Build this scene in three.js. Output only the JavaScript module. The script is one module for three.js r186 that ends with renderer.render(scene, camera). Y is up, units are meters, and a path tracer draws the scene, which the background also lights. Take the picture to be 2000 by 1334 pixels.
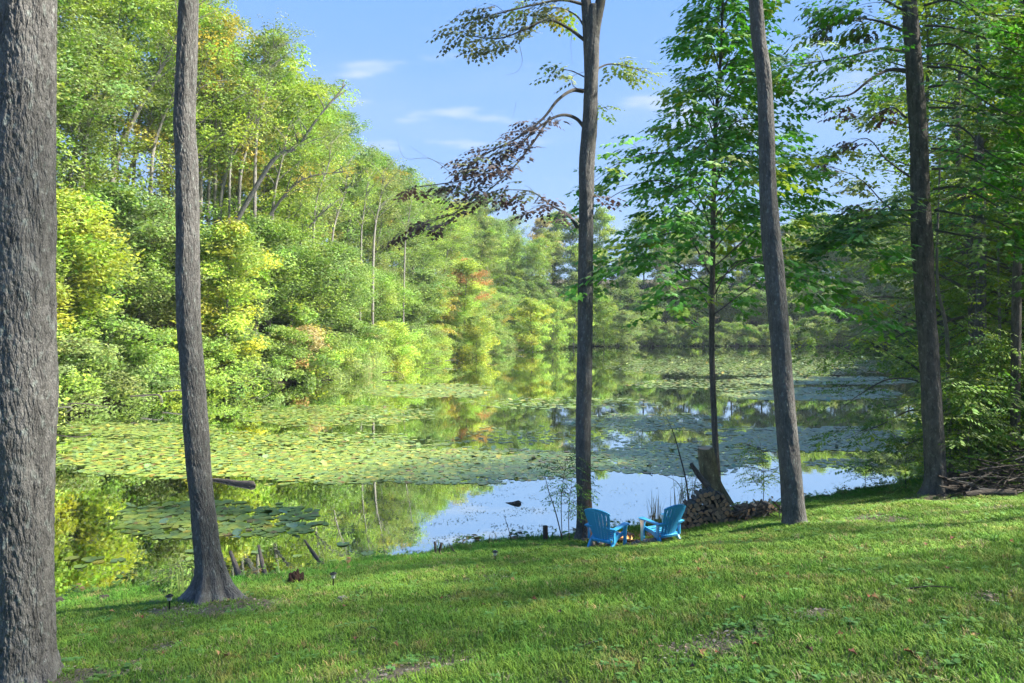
import * as THREE from 'three';
import { mergeGeometries } from 'three/addons/utils/BufferGeometryUtils.js';
import { createNoise2D, createNoise3D } from 'simplex-noise';

// ------------------------------------------------------------------ camera, sky, sun, exposure
const EYE = 5.3, FOCAL = 1333, PITCH = Math.atan(27 / FOCAL);      // focal length in pixels of the 2000 x 1334 photograph
const scene = new THREE.Scene();
const camera = new THREE.PerspectiveCamera(2 * Math.atan(667 / FOCAL) * 180 / Math.PI, 1.5, 0.1, 1500);
camera.position.set(0, EYE, 0);
camera.rotation.x = -PITCH;
const renderer = new THREE.WebGLRenderer({ antialias: true });
renderer.toneMapping = THREE.LinearToneMapping;
renderer.toneMappingExposure = 4.55;
renderer.shadowMap.enabled = true;
const SUN = new THREE.Vector3(0.72, 0.68, 0.06).normalize();
const sun = new THREE.DirectionalLight(new THREE.Color(1, 0.93, 0.8), 4.8);
sun.position.copy(SUN).multiplyScalar(200).add(new THREE.Vector3(0, 0, -70));
sun.target.position.set(0, 0, -70);
sun.castShadow = true; sun.shadow.radius = 7; sun.shadow.mapSize.set(4096, 4096);
Object.assign(sun.shadow.camera, { left: -150, right: 150, top: 150, bottom: -150, near: 1, far: 500 });
sun.name = 'sun';
scene.add(sun, sun.target);

function rng(seed) { let a = seed >>> 0; return () => { a = (a + 0x6d2b79f5) | 0; let t = Math.imul(a ^ (a >>> 15), 1 | a); t = (t + Math.imul(t ^ (t >>> 7), 61 | t)) ^ t; return ((t ^ (t >>> 14)) >>> 0) / 4294967296; }; }
const R0 = rng(11), n2 = createNoise2D(rng(5)), n3 = createNoise3D(rng(6));
const clamp = THREE.MathUtils.clamp, lerp = THREE.MathUtils.lerp, sstep = (a, b, x) => { const t = clamp((x - a) / (b - a), 0, 1); return t * t * (3 - 2 * t); };
const fbm2 = (x, y, o = 4) => { let s = 0, a = 0.5; for (let i = 0; i < o; i++) { s += a * n2(x, y); x = x * 2.03 + 17.1; y = y * 2.03 - 9.7; a *= 0.5; } return s; };
const V = (x, y, z) => new THREE.Vector3(x, y, z);

{ // clear late-summer sky: blue above, paler towards the horizon, a few thin wisps
  const W = 2048, H = 1024, data = new Float32Array(W * H * 4);
  for (let r = 0; r < H; r++) {
    const el = ((r + 0.5) / H - 0.5) * Math.PI, y = Math.sin(el), e = Math.max(0, y);
    const t = Math.pow(clamp(e / 0.75, 0, 1), 0.62);
    for (let c = 0; c < W; c++) {
      const az = ((c + 0.5) / W - 0.5) * 2 * Math.PI, x = Math.cos(az) * Math.cos(el), z = Math.sin(az) * Math.cos(el);
      let col = [lerp(0.14, 0.028, t), lerp(0.19, 0.09, t), lerp(0.25, 0.245, t)];
      if (y > 0.02) {
        const k = 1 / (y + 0.12), u = x * k, v = z * k;
        const w = fbm2(u * 1.3 + 3.1, v * 3.4, 5), big = fbm2(u * 0.5 - 4, v * 0.7 + 2, 3);
        const cl = sstep(0.3, 0.7, w + big * 0.4) * 0.45 * sstep(0.12, 0.3, y);
        const veil = sstep(-0.1, 0.7, big) * 0.14;
        const m = clamp(cl + veil, 0, 0.7);
        col = [lerp(col[0], 0.215, m), lerp(col[1], 0.23, m), lerp(col[2], 0.255, m)];
      }
      const o = (r * W + c) * 4; data[o] = col[0]; data[o + 1] = col[1]; data[o + 2] = col[2]; data[o + 3] = 1;
    }
  }
  const tex = new THREE.DataTexture(data, W, H, THREE.RGBAFormat, THREE.FloatType);
  tex.mapping = THREE.EquirectangularReflectionMapping; tex.magFilter = THREE.LinearFilter; tex.needsUpdate = true;
  scene.background = tex; scene.environment = tex;
}

scene.fog = new THREE.FogExp2(new THREE.Color(0.72, 0.85, 1), 0.00018);

// ------------------------------------------------------------------ helpers
const used = new Map();
function numbered(name) { const k = used.get(name) ?? 0; used.set(name, k + 1); return k ? name + '_' + String(k).padStart(3, '0') : name; }
function tag(o, label, category, group, kind) { o.userData.label = label; if (category) o.userData.category = category; if (group) o.userData.group = group; if (kind) o.userData.kind = kind; return o; }
function shade(o) { o.castShadow = true; o.receiveShadow = true; return o; }
function top(o, name, label, category, group, kind) { o.name = numbered(name); tag(o, label, category, group, kind); scene.add(o); return o; }
function part(parent, name, geo, mat, label) { const m = shade(new THREE.Mesh(geo, mat)); m.name = name; if (label) m.userData.label = label; parent.add(m); return m; }
function thing(name, label, category, pos, group) { const g = new THREE.Group(); if (pos) g.position.copy(pos); return top(g, name, label, category, group); }
// a point of the place from its direction in the view and its distance along the optical axis
function at(px, py, depth) {
  const v = V((px - 1000) / FOCAL, -(py - 667) / FOCAL, -1).multiplyScalar(depth).applyAxisAngle(V(1, 0, 0), -PITCH);
  return v.add(camera.position);
}
function onWater(px, py) { const a = at(px, py, 1).sub(camera.position), t = -EYE / a.y; return camera.position.clone().addScaledVector(a, t); }

// ------------------------------------------------------------------ the lake's outline and the lie of the land
const LAKE = [[-50, 6], [-40, 3], [-30, 4.5], [-18, 9.3], [-8.8, 13.3], [-5, 14.6], [0, 16.9], [3.5, 18.4], [7, 20], [10.5, 21.6], [14.2, 23.6], [17.2, 27], [19.5, 33], [24, 40], [32, 52], [45, 70], [66, 100], [85, 130], [105, 165], [112, 186],
  [95, 197], [60, 196], [40, 198], [14, 193], [2, 179], [-7, 152], [-12, 120], [-16.5, 101], [-19.5, 92], [-18, 79], [-20, 69], [-25.5, 59], [-27.5, 50], [-28.5, 42], [-35, 31], [-45, 19]].map(([x, d]) => [x, -d]);
function lakeDist(x, z) {        // > 0 on land
  let best = 1e9, inside = false;
  for (let i = 0, j = LAKE.length - 1; i < LAKE.length; j = i++) {
    const [ax, az] = LAKE[j], [bx, bz] = LAKE[i], dx = bx - ax, dz = bz - az;
    const t = clamp(((x - ax) * dx + (z - az) * dz) / (dx * dx + dz * dz), 0, 1), ex = x - ax - t * dx, ez = z - az - t * dz, q = ex * ex + ez * ez;
    if (q < best) best = q;
    if ((az > z) !== (bz > z) && x < ((bx - ax) * (z - az)) / (bz - az) + ax) inside = !inside;
  }
  return inside ? -Math.sqrt(best) : Math.sqrt(best);
}
const MOUNDS = [[9.35, -15.7, 1.0, 0.16], [10.6, -17.6, 1.3, 0.1], [-5.3, -11.1, 1.5, 0.1], [-4.6, -6.7, 1.1, 0.08], [2.9, -15.9, 2.3, -0.2]];
function gh(x, z) {
  const d = lakeDist(x, z) + 0.35 * fbm2(x * 0.35, z * 0.35, 2), D = -z;
  if (d < 0) return Math.max(-1.4, d * 0.45) - 0.02;
  const near = sstep(40, 25, D), far = sstep(140, 180, D), right = (1 - near) * sstep(0, 20, x - 0.22 * D);
  const lawn = 0.07 * sstep(0, 0.4, d) + 0.236 * (Math.min(d, 26) - 0.55 * (1 - Math.exp(-d))) + 0.05 * Math.max(0, Math.min(d - 26, 40));
  const bank = 0.5 * sstep(0, 1, d) + lerp(0.82, 0.54, sstep(65, 95, D)) * Math.min(d, 25) + 0.1 * Math.max(0, Math.min(d - 23, 60));
  const hill = 0.4 * sstep(0, 1, d) + 0.6 * Math.min(d, 32) + 0.1 * Math.max(0, Math.min(d - 32, 60));
  const east = 0.3 * sstep(0, 0.6, d) + 0.3 * Math.min(d, 40);
  let h = lerp(bank, hill, far);
  h = lerp(h, east, right * (1 - far));
  h = lerp(h, lawn, near);
  h += 0.045 * fbm2(x * 0.5, z * 0.5, 3) * sstep(0.2, 2, d) + (1 - near) * 0.8 * fbm2(x * 0.09, z * 0.09, 3) * sstep(1, 8, d);
  for (const [mx, mz, r, a] of MOUNDS) { const q = ((x - mx) ** 2 + (z - mz) ** 2) / (r * r); if (q < 4) h += a * Math.exp(-q * 1.6); }
  return h;
}
const onGround = (x, z, dy = 0) => V(x, gh(x, z) + dy, z);
// the point of the lawn seen in a given direction
function onLawn(px, py) { const dir = at(px, py, 1).sub(camera.position); let t = 3; for (; t < 60; t += 0.02) { const p = dir.clone().multiplyScalar(t).add(camera.position); if (p.y < gh(p.x, p.z)) return onGround(p.x, p.z); } return onGround(0, -16); }

// ------------------------------------------------------------------ procedural textures
function dataTex(w, h, f, srgb = false) {
  const a = new Uint8Array(w * h * 4);
  for (let y = 0; y < h; y++) for (let x = 0; x < w; x++) { const c = f(x / w, y / h), o = (y * w + x) * 4; for (let k = 0; k < 3; k++) a[o + k] = clamp(Math.round((c[k] ?? c[0]) * 255), 0, 255); a[o + 3] = 255; }
  const t = new THREE.DataTexture(a, w, h); t.wrapS = t.wrapT = THREE.RepeatWrapping; t.magFilter = THREE.LinearFilter; t.minFilter = THREE.LinearMipmapLinearFilter; t.generateMipmaps = true;
  if (srgb) t.colorSpace = THREE.SRGBColorSpace; t.needsUpdate = true; return t;
}
// tileable noise: u, v in 0..1 wrapped onto two circles is costly, so blend the edges instead
function tile(f, u, v) { const s = sstep(0.0, 0.25, u), t = sstep(0.0, 0.25, v); return lerp(lerp(f(u + 1, v + 1), f(u, v + 1), s), lerp(f(u + 1, v), f(u, v), s), t); }
const toS = (x) => Math.pow(clamp(x, 0, 1), 1 / 2.2);
function barkTex(seed, light, brown) {
  const height = (u, v) => { const w = 0.12 * n2(u * 4 + seed, v * 9); const a = 1 - Math.abs(n2((u + w * 0.12) * 15 + seed, v * 5.5)); const b = 1 - Math.abs(n2(u * 33 - seed, v * 15)); return clamp(0.75 * (1 - a * a) + 0.35 * (1 - b) + 0.18 * n2(u * 90, v * 60), 0, 1); };
  const H = (u, v) => tile(height, u, v);
  const bump = dataTex(512, 1024, (u, v) => [H(u, v)]);
  const map = dataTex(512, 1024, (u, v) => {
    const lichen = tile((a, b) => sstep(0.15, 0.6, fbm2(a * 6 + seed, b * 10, 4)), u, v), fleck = tile((a, b) => sstep(0.45, 0.75, n2(a * 60, b * 70 + seed)), u, v), damp = tile((a, b) => fbm2(a * 3 - seed, b * 4, 3), u, v), stain = tile((a, b) => sstep(0.1, 0.5, fbm2(a * 7 + 2 * seed, b * 2.2, 4)), u, v);
    const g = light * (0.8 + 0.45 * damp + 0.22 * tile((a, b) => n2(a * 70 + seed, b * 22), u, v)) * (0.8 + 0.75 * lichen) * (1 - 0.4 * stain) + fleck * light * 0.5;
    return [toS(g * (1 + brown - 0.12 * lichen)), toS(g * (1 + 0.03 * lichen)), toS(g * (1 - brown * 1.3))];
  }, true);
  return { map, bump };
}
function barkMat(name, b, bumpScale = 0.02) { return new THREE.MeshStandardMaterial({ name, map: b.map, bumpMap: b.bump, bumpScale, roughness: 0.95 }); }
const BT1 = barkTex(3, 0.15, 0.03), BT2 = barkTex(40, 0.13, 0.08);
const M = {
  barkGrey: barkMat('grey bark', BT1), barkBrown: barkMat('brown bark', BT2),
  barkPale: new THREE.MeshStandardMaterial({ name: 'pale bark', map: BT1.map, bumpMap: BT1.bump, bumpScale: 0.01, roughness: 0.9, color: new THREE.Color(1.5, 1.45, 1.35) }),
  twig: new THREE.MeshStandardMaterial({ name: 'twig', color: new THREE.Color(0.085, 0.07, 0.055), roughness: 0.9 }),
  deadwood: new THREE.MeshStandardMaterial({ name: 'weathered dead wood', map: BT2.map, bumpMap: BT2.bump, bumpScale: 0.012, roughness: 0.95, color: new THREE.Color(0.75, 0.66, 0.6) }),
};
function leafMat(name, trans = 0.48, rough = 0.6) { return new THREE.MeshPhysicalMaterial({ name, color: 0xffffff, roughness: 0.88, transmission: trans, thickness: 0, specularIntensity: rough, side: THREE.DoubleSide }); }
M.leaf = leafMat('leaf'); M.grass = leafMat('grass blade', 0.3, 0.35);

// ------------------------------------------------------------------ shapes
// a tapered, bent tube; uv in metres (u wraps a whole number of times)
function tube(path, radii, { seg = 8, step = 0.5, flare = 0, flareH = 0.6, lobes = 5, rough = 0, freq = 12, lobePhase = 0, capTop = true, uRep } = {}) {
  const curve = new THREE.CatmullRomCurve3(path, false, 'centripetal'), len = curve.getLength(), n = Math.max(2, Math.ceil(len / step));
  const pts = [], rad = [];
  for (let i = 0; i <= n; i++) { const t = i / n; pts.push(curve.getPoint(t)); const k = t * (radii.length - 1), a = Math.min(radii.length - 2, Math.floor(k)); rad.push(lerp(radii[a], radii[a + 1], k - a)); }
  const pos = [], uv = [], idx = [];
  let N = V(1, 0, 0), acc = 0;
  const reps = uRep ?? Math.max(1, Math.round(2 * Math.PI * rad[0]));
  for (let i = 0; i <= n; i++) {
    const T = pts[Math.min(n, i + 1)].clone().sub(pts[Math.max(0, i - 1)]).normalize();
    N.addScaledVector(T, -N.dot(T)); if (N.lengthSq() < 1e-6) N.set(0, 0, 1).addScaledVector(T, -T.z); N.normalize();
    const B = T.clone().cross(N);
    if (i) acc += pts[i].distanceTo(pts[i - 1]);
    for (let j = 0; j <= seg; j++) {
      const th = ((j % seg) / seg) * 2 * Math.PI, c = Math.cos(th), s = Math.sin(th);
      let r = rad[i];
      if (flare) { const f = Math.exp(-acc / flareH * 2.2); r *= 1 + flare * f * (0.55 + 0.75 * Math.max(0, Math.cos(lobes * th + lobePhase)) + 0.35 * n2(c * 1.5 + 7, s * 1.5 + lobePhase)); }
      if (rough) {
        const R = rad[i], a = n3(c * R * freq, acc * freq * 0.17, s * R * freq), b = n3(c * R * freq * 2.3 + 9, acc * freq * 0.6, s * R * freq * 2.3), g = n3(c * 1.3, acc * 0.9, s * 1.3 + lobePhase);
        r += rough * (Math.min(0.35, Math.abs(a)) * 2.2 - 0.5 + 0.35 * b) + R * 0.05 * g;
      }
      pos.push(pts[i].x + (N.x * c + B.x * s) * r, pts[i].y + (N.y * c + B.y * s) * r, pts[i].z + (N.z * c + B.z * s) * r);
      uv.push((j / seg) * reps, acc * 0.5);
    }
  }
  for (let i = 0; i < n; i++) for (let j = 0; j < seg; j++) { const a = i * (seg + 1) + j, b = a + seg + 1; idx.push(a, a + 1, b, b, a + 1, b + 1); }
  if (capTop) { const c = pos.length / 3, e = pts[n]; pos.push(e.x, e.y, e.z); uv.push(0.5, acc * 0.5); for (let j = 0; j < seg; j++) idx.push(n * (seg + 1) + j, n * (seg + 1) + j + 1, c); }
  const g = new THREE.BufferGeometry();
  g.setAttribute('position', new THREE.Float32BufferAttribute(pos, 3)); g.setAttribute('uv', new THREE.Float32BufferAttribute(uv, 2)); g.setIndex(idx); g.computeVertexNormals();
  const nn = g.attributes.normal;
  for (let i = 0; i <= n; i++) { const a = i * (seg + 1), b = a + seg; const x = nn.getX(a) + nn.getX(b), y = nn.getY(a) + nn.getY(b), z = nn.getZ(a) + nn.getZ(b), l = Math.hypot(x, y, z) || 1; nn.setXYZ(a, x / l, y / l, z / l); nn.setXYZ(b, x / l, y / l, z / l); }
  return g;
}
// leaves: a list of outlines in (sideways, forward), a fold along the midrib
function leafTris(out, outline, L, m4, fold = 0.12, droop = 0.15) {
  const P = (p) => V(p[0] * L, -Math.abs(p[0]) * L * fold - p[1] * p[1] * L * droop, p[1] * L).applyMatrix4(m4);
  const c = P([0, 0.42]);
  for (let i = 0; i < outline.length; i++) { const a = P(outline[i]), b = P(outline[(i + 1) % outline.length]); out.push(c.x, c.y, c.z, a.x, a.y, a.z, b.x, b.y, b.z); }
}
const OVAL = [[0, 0], [0.26, 0.3], [0.24, 0.62], [0, 1], [-0.24, 0.62], [-0.26, 0.3]];
const KITE = [[0, 0], [0.36, 0.45], [0, 1], [-0.36, 0.45]];
const MAPLE = [[0, 0], [0.28, 0.02], [0.2, 0.2], [0.56, 0.42], [0.28, 0.5], [0.2, 0.62], [0, 1], [-0.2, 0.62], [-0.28, 0.5], [-0.56, 0.42], [-0.2, 0.2], [-0.28, 0.02]];
function geoOf(tris) { const g = new THREE.BufferGeometry(); g.setAttribute('position', new THREE.Float32BufferAttribute(tris, 3)); g.computeVertexNormals(); return g; }
function kiteTris(out, L, Wd, m4, fold = 0.1) { const P = (x, y, z) => V(x, y, z).applyMatrix4(m4), a = P(0, 0, 0), b = P(Wd / 2, -fold * L, L * 0.45), c = P(0, -0.1 * L, L), d = P(-Wd / 2, -fold * L, L * 0.45); for (const t of [[a, c, b], [a, d, c]]) for (const p of t) out.push(p.x, p.y, p.z); }
const E = new THREE.Euler(), Q = new THREE.Quaternion();
function mat(p, rx, ry, rz, s = 1) { return new THREE.Matrix4().compose(p, Q.setFromEuler(E.set(rx, ry, rz, 'YXZ')).clone(), V(s, s, s)); }
// a ball-like spray for trees far off
function spray(seed, n, L, W, rad, flat) {
  const r = rng(seed), t = [];
  for (let i = 0; i < n; i++) {
    const a = r() * 6.283, q = Math.sqrt(r()) * rad, p = V(Math.cos(a) * q, (r() - 0.5) * 2 * rad * flat - q * 0.25, Math.sin(a) * q);
    kiteTris(t, L * (0.7 + 0.6 * r()), W * (0.7 + 0.6 * r()), mat(p, -0.5 + 1.3 * r(), 6.283 * r(), (r() - 0.5) * 1.3));
  }
  return geoOf(t);
}
// a flat spray along a twig (+z), leaves in two ranks
function flatSpray(seed, n, len, L, outline, { droop = 0.3, jitter = 0.3, twig = true } = {}) {
  const r = rng(seed), t = [];
  for (let i = 0; i < n; i++) {
    const s = i / (n - 1), side = i % 2 ? 1 : -1, z = len * (0.12 + 0.88 * s);
    const p = V(side * len * 0.05 * r(), -droop * len * s * s * 0.5 + (r() - 0.5) * 0.05 * len, z);
    const yaw = i === n - 1 ? 0 : side * (0.7 + 0.6 * r());
    const m = mat(p, 0.25 + jitter * (r() - 0.3) * 1.5, yaw, (r() - 0.5) * jitter * 2.2);
    const stem = L * 0.5, off = V(0, 0, stem).applyMatrix4(new THREE.Matrix4().extractRotation(m)); m.setPosition(p.add(off));
    leafTris(t, outline, L * (0.75 + 0.5 * r()), m);
  }
  const g = geoOf(t);
  return g;
}
const SPRAY_FAR = [spray(1, 22, 0.26, 0.19, 0.74, 0.42), spray(2, 22, 0.25, 0.185, 0.76, 0.4), spray(3, 24, 0.24, 0.18, 0.7, 0.5)];
const SPRAY_VFAR = [spray(4, 26, 0.42, 0.32, 1.05, 0.5), spray(5, 26, 0.38, 0.32, 1.1, 0.45)];
const SPRAY_MAPLE = [flatSpray(7, 9, 0.5, 0.135, MAPLE), flatSpray(8, 8, 0.46, 0.125, MAPLE, { droop: 0.6 })];
const SPRAY_BEECH = [flatSpray(9, 14, 0.62, 0.1, OVAL, { droop: 0.25, jitter: 0.22 }), flatSpray(10, 12, 0.55, 0.095, OVAL, { droop: 0.5, jitter: 0.3 })];

function instanced(name, geo, material, mats, cols) {
  const m = shade(new THREE.InstancedMesh(geo, material, mats.length));
  m.name = name; const c = new THREE.Color();
  mats.forEach((x, i) => { m.setMatrixAt(i, x); c.setRGB(...cols[i]); m.setColorAt(i, c); });
  m.userData.kind = 'stuff';
  return m;
}
function addCrown(tree, geo, mats, cols, material = M.leaf, name = 'crown') { const m = instanced(name, geo, material, mats, cols); tree.add(m); return m; }
const tint = (c, r, amt = 0.35) => { const f = 1 + amt * (r() - 0.5) * 1.6, y = 1 + 0.3 * (r() - 0.5); return [c[0] * f * y, c[1] * f, c[2] * f / y]; };
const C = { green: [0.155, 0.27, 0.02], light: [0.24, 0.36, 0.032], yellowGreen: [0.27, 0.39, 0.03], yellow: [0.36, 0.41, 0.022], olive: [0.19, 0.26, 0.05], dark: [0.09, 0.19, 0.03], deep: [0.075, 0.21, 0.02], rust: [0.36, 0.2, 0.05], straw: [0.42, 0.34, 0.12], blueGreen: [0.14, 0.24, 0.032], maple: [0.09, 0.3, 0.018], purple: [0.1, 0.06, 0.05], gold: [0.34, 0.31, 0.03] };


// ------------------------------------------------------------------ ground and water
const SOIL = [];   // bare patches on the lawn: x, z, radius
for (const [px, py, r] of [[760, 1318, 0.45], [860, 1300, 0.35], [1390, 1262, 0.3], [1450, 1245, 0.22], [1330, 1275, 0.2], [1700, 1012, 0.55], [1600, 1022, 0.35], [1750, 1015, 0.4], [420, 1186, 0.75], [330, 1195, 0.4], [510, 1180, 0.5], [150, 1325, 0.5], [120, 1300, 0.35], [1820, 975, 0.8], [1900, 965, 0.5], [1960, 990, 0.4], [1170, 1072, 0.7], [1640, 1020, 0.4], [1930, 1170, 0.18], [1580, 1200, 0.25], [960, 1130, 0.2], [300, 1270, 0.25], [250, 1300, 0.3]]) { const p = onLawn(px, py); SOIL.push([p.x, p.z, r]); }
function soil(x, z) { let s = 0; for (const [a, b, r] of SOIL) { const q = Math.hypot(x - a, (z - b) * 0.9) / r; if (q < 1.8) s = Math.max(s, sstep(1.25, 0.45, q + 0.5 * fbm2(x * 2.2, z * 2.2, 3))); } return 0.85 * Math.max(s, 0.7 * sstep(0.32, 0.6, fbm2(x * 1.1 + 40, z * 1.1, 4))); }
const isWood = (x, z) => (-z > 17.4 && x > 0.635 * -z + 0.25 * n2(x, z * 0.4)) || x > 0.72 * Math.max(-z, 12) + 1.6;   // the lawn ends under the trees on the right
const grain = dataTex(512, 512, (u, v) => { const a = tile((x, y) => fbm2(x * 30, y * 30, 4), u, v), b = tile((x, y) => n2(x * 120, y * 120), u, v); const g = 0.78 + 0.3 * a + 0.16 * b; return [g]; });
grain.colorSpace = THREE.SRGBColorSpace;
function sheet(x0, x1, z0, z1, step, height, color) {
  const nx = Math.round((x1 - x0) / step), nz = Math.round((z1 - z0) / step), pos = [], col = [], uv = [], idx = [];
  for (let j = 0; j <= nz; j++) for (let i = 0; i <= nx; i++) { const x = x0 + ((x1 - x0) * i) / nx, z = z0 + ((z1 - z0) * j) / nz, y = height(x, z); pos.push(x, y, z); col.push(...color(x, z, y)); uv.push(x * 0.7, z * 0.7); }
  for (let j = 0; j < nz; j++) for (let i = 0; i < nx; i++) { const a = j * (nx + 1) + i, b = a + nx + 1; idx.push(a, b, a + 1, a + 1, b, b + 1); }
  const g = new THREE.BufferGeometry(); g.setAttribute('position', new THREE.Float32BufferAttribute(pos, 3)); g.setAttribute('color', new THREE.Float32BufferAttribute(col, 3)); g.setAttribute('uv', new THREE.Float32BufferAttribute(uv, 2)); g.setIndex(idx); g.computeVertexNormals(); return g;
}
const groundMat = new THREE.MeshStandardMaterial({ name: 'earth and leaf litter', vertexColors: true, map: grain, bumpMap: grain, bumpScale: 0.03, roughness: 1 });
const LAWN = [-30, 26, -27, 8];
const inLawn = (x, z, m) => x > LAWN[0] + m && x < LAWN[1] - m && z > LAWN[2] + m && z < LAWN[3] - m;
top(shade(new THREE.Mesh(sheet(-340, 360, -460, 140, 3.5, (x, z) => gh(x, z) - (inLawn(x, z, 3) ? 0.8 : 0.04), (x, z) => { const k = 1 + 0.5 * fbm2(x * 0.2, z * 0.2, 3); return [0.085 * k, 0.075 * k, 0.04 * k]; }), groundMat)), 'terrain', 'wooded banks rising round the lake', undefined, undefined, 'structure');
top(shade(new THREE.Mesh(sheet(LAWN[0], LAWN[1], LAWN[2], LAWN[3], 0.22, (x, z) => gh(x, z), (x, z) => {
  const s = Math.max(soil(x, z), sstep(0.45, 0.15, lakeDist(x, z)) * 0.9), wood = isWood(x, z) ? 1 : 0, k = 1 + 0.5 * fbm2(x * 3, z * 3, 3), e = Math.max(s, wood);
  return [lerp(0.1, 0.2, e) * k, lerp(0.14, 0.16, e) * k, lerp(0.035, 0.12, e) * k];
}), groundMat)), 'lawn', 'mown lawn sloping down to the lake', undefined, undefined, 'structure');
const ripple = dataTex(512, 512, (u, v) => [0.5 + 0.5 * tile((a, b) => fbm2(a * 5, b * 16, 4), u, v)]);
{
  const W = LAKE.map(([x, z]) => [x, z]);
  const g = new THREE.PlaneGeometry(200, 230, 1, 1).rotateX(-Math.PI / 2).translate(32, 0, -106);
  const p = g.attributes.position, uv = new Float32Array(p.count * 2); for (let i = 0; i < p.count; i++) { uv[i * 2] = p.getX(i) / 6; uv[i * 2 + 1] = p.getZ(i) / 6; }
  g.setAttribute('uv', new THREE.BufferAttribute(uv, 2));
  const m = new THREE.MeshStandardMaterial({ name: 'still lake water', color: new THREE.Color(0.78, 0.82, 0.76), metalness: 1, roughness: 0.012, bumpMap: ripple, bumpScale: 0.0003 });
  top(shade(new THREE.Mesh(g, m)), 'water', 'calm lake water mirroring the trees', undefined, undefined, 'structure');
}

// ------------------------------------------------------------------ grass
function tuft(seed, n, h, spread, w = 0.006) {
  const r = rng(seed), t = [];
  for (let i = 0; i < n; i++) {
    const a = r() * 6.283, q = Math.sqrt(r()) * spread, x = Math.cos(a) * q, z = Math.sin(a) * q, hh = h * (0.45 + 0.75 * r()), b = r() * 6.283, lean = hh * (0.25 + 0.75 * r()), sx = Math.cos(b + 1.57) * w, sz = Math.sin(b + 1.57) * w, lx = Math.cos(b), lz = Math.sin(b);
    const m1 = [x + lx * lean * 0.3, hh * 0.62, z + lz * lean * 0.3], tip = [x + lx * lean, hh * (0.8 + 0.2 * r()), z + lz * lean];
    t.push(x - sx, 0, z - sz, x + sx, 0, z + sz, m1[0] + sx * 0.8, m1[1], m1[2] + sz * 0.8, x - sx, 0, z - sz, m1[0] + sx * 0.8, m1[1], m1[2] + sz * 0.8, m1[0] - sx * 0.8, m1[1], m1[2] - sz * 0.8, m1[0] - sx * 0.8, m1[1], m1[2] - sz * 0.8, m1[0] + sx * 0.8, m1[1], m1[2] + sz * 0.8, ...tip);
  }
  return geoOf(t);
}
const Y = V(0, 1, 0), ONE = V(1, 1, 1);
function upright(p, yaw, s, sy = s) { return new THREE.Matrix4().compose(p, Q.setFromAxisAngle(Y, yaw).clone(), V(s, sy, s)); }
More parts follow.
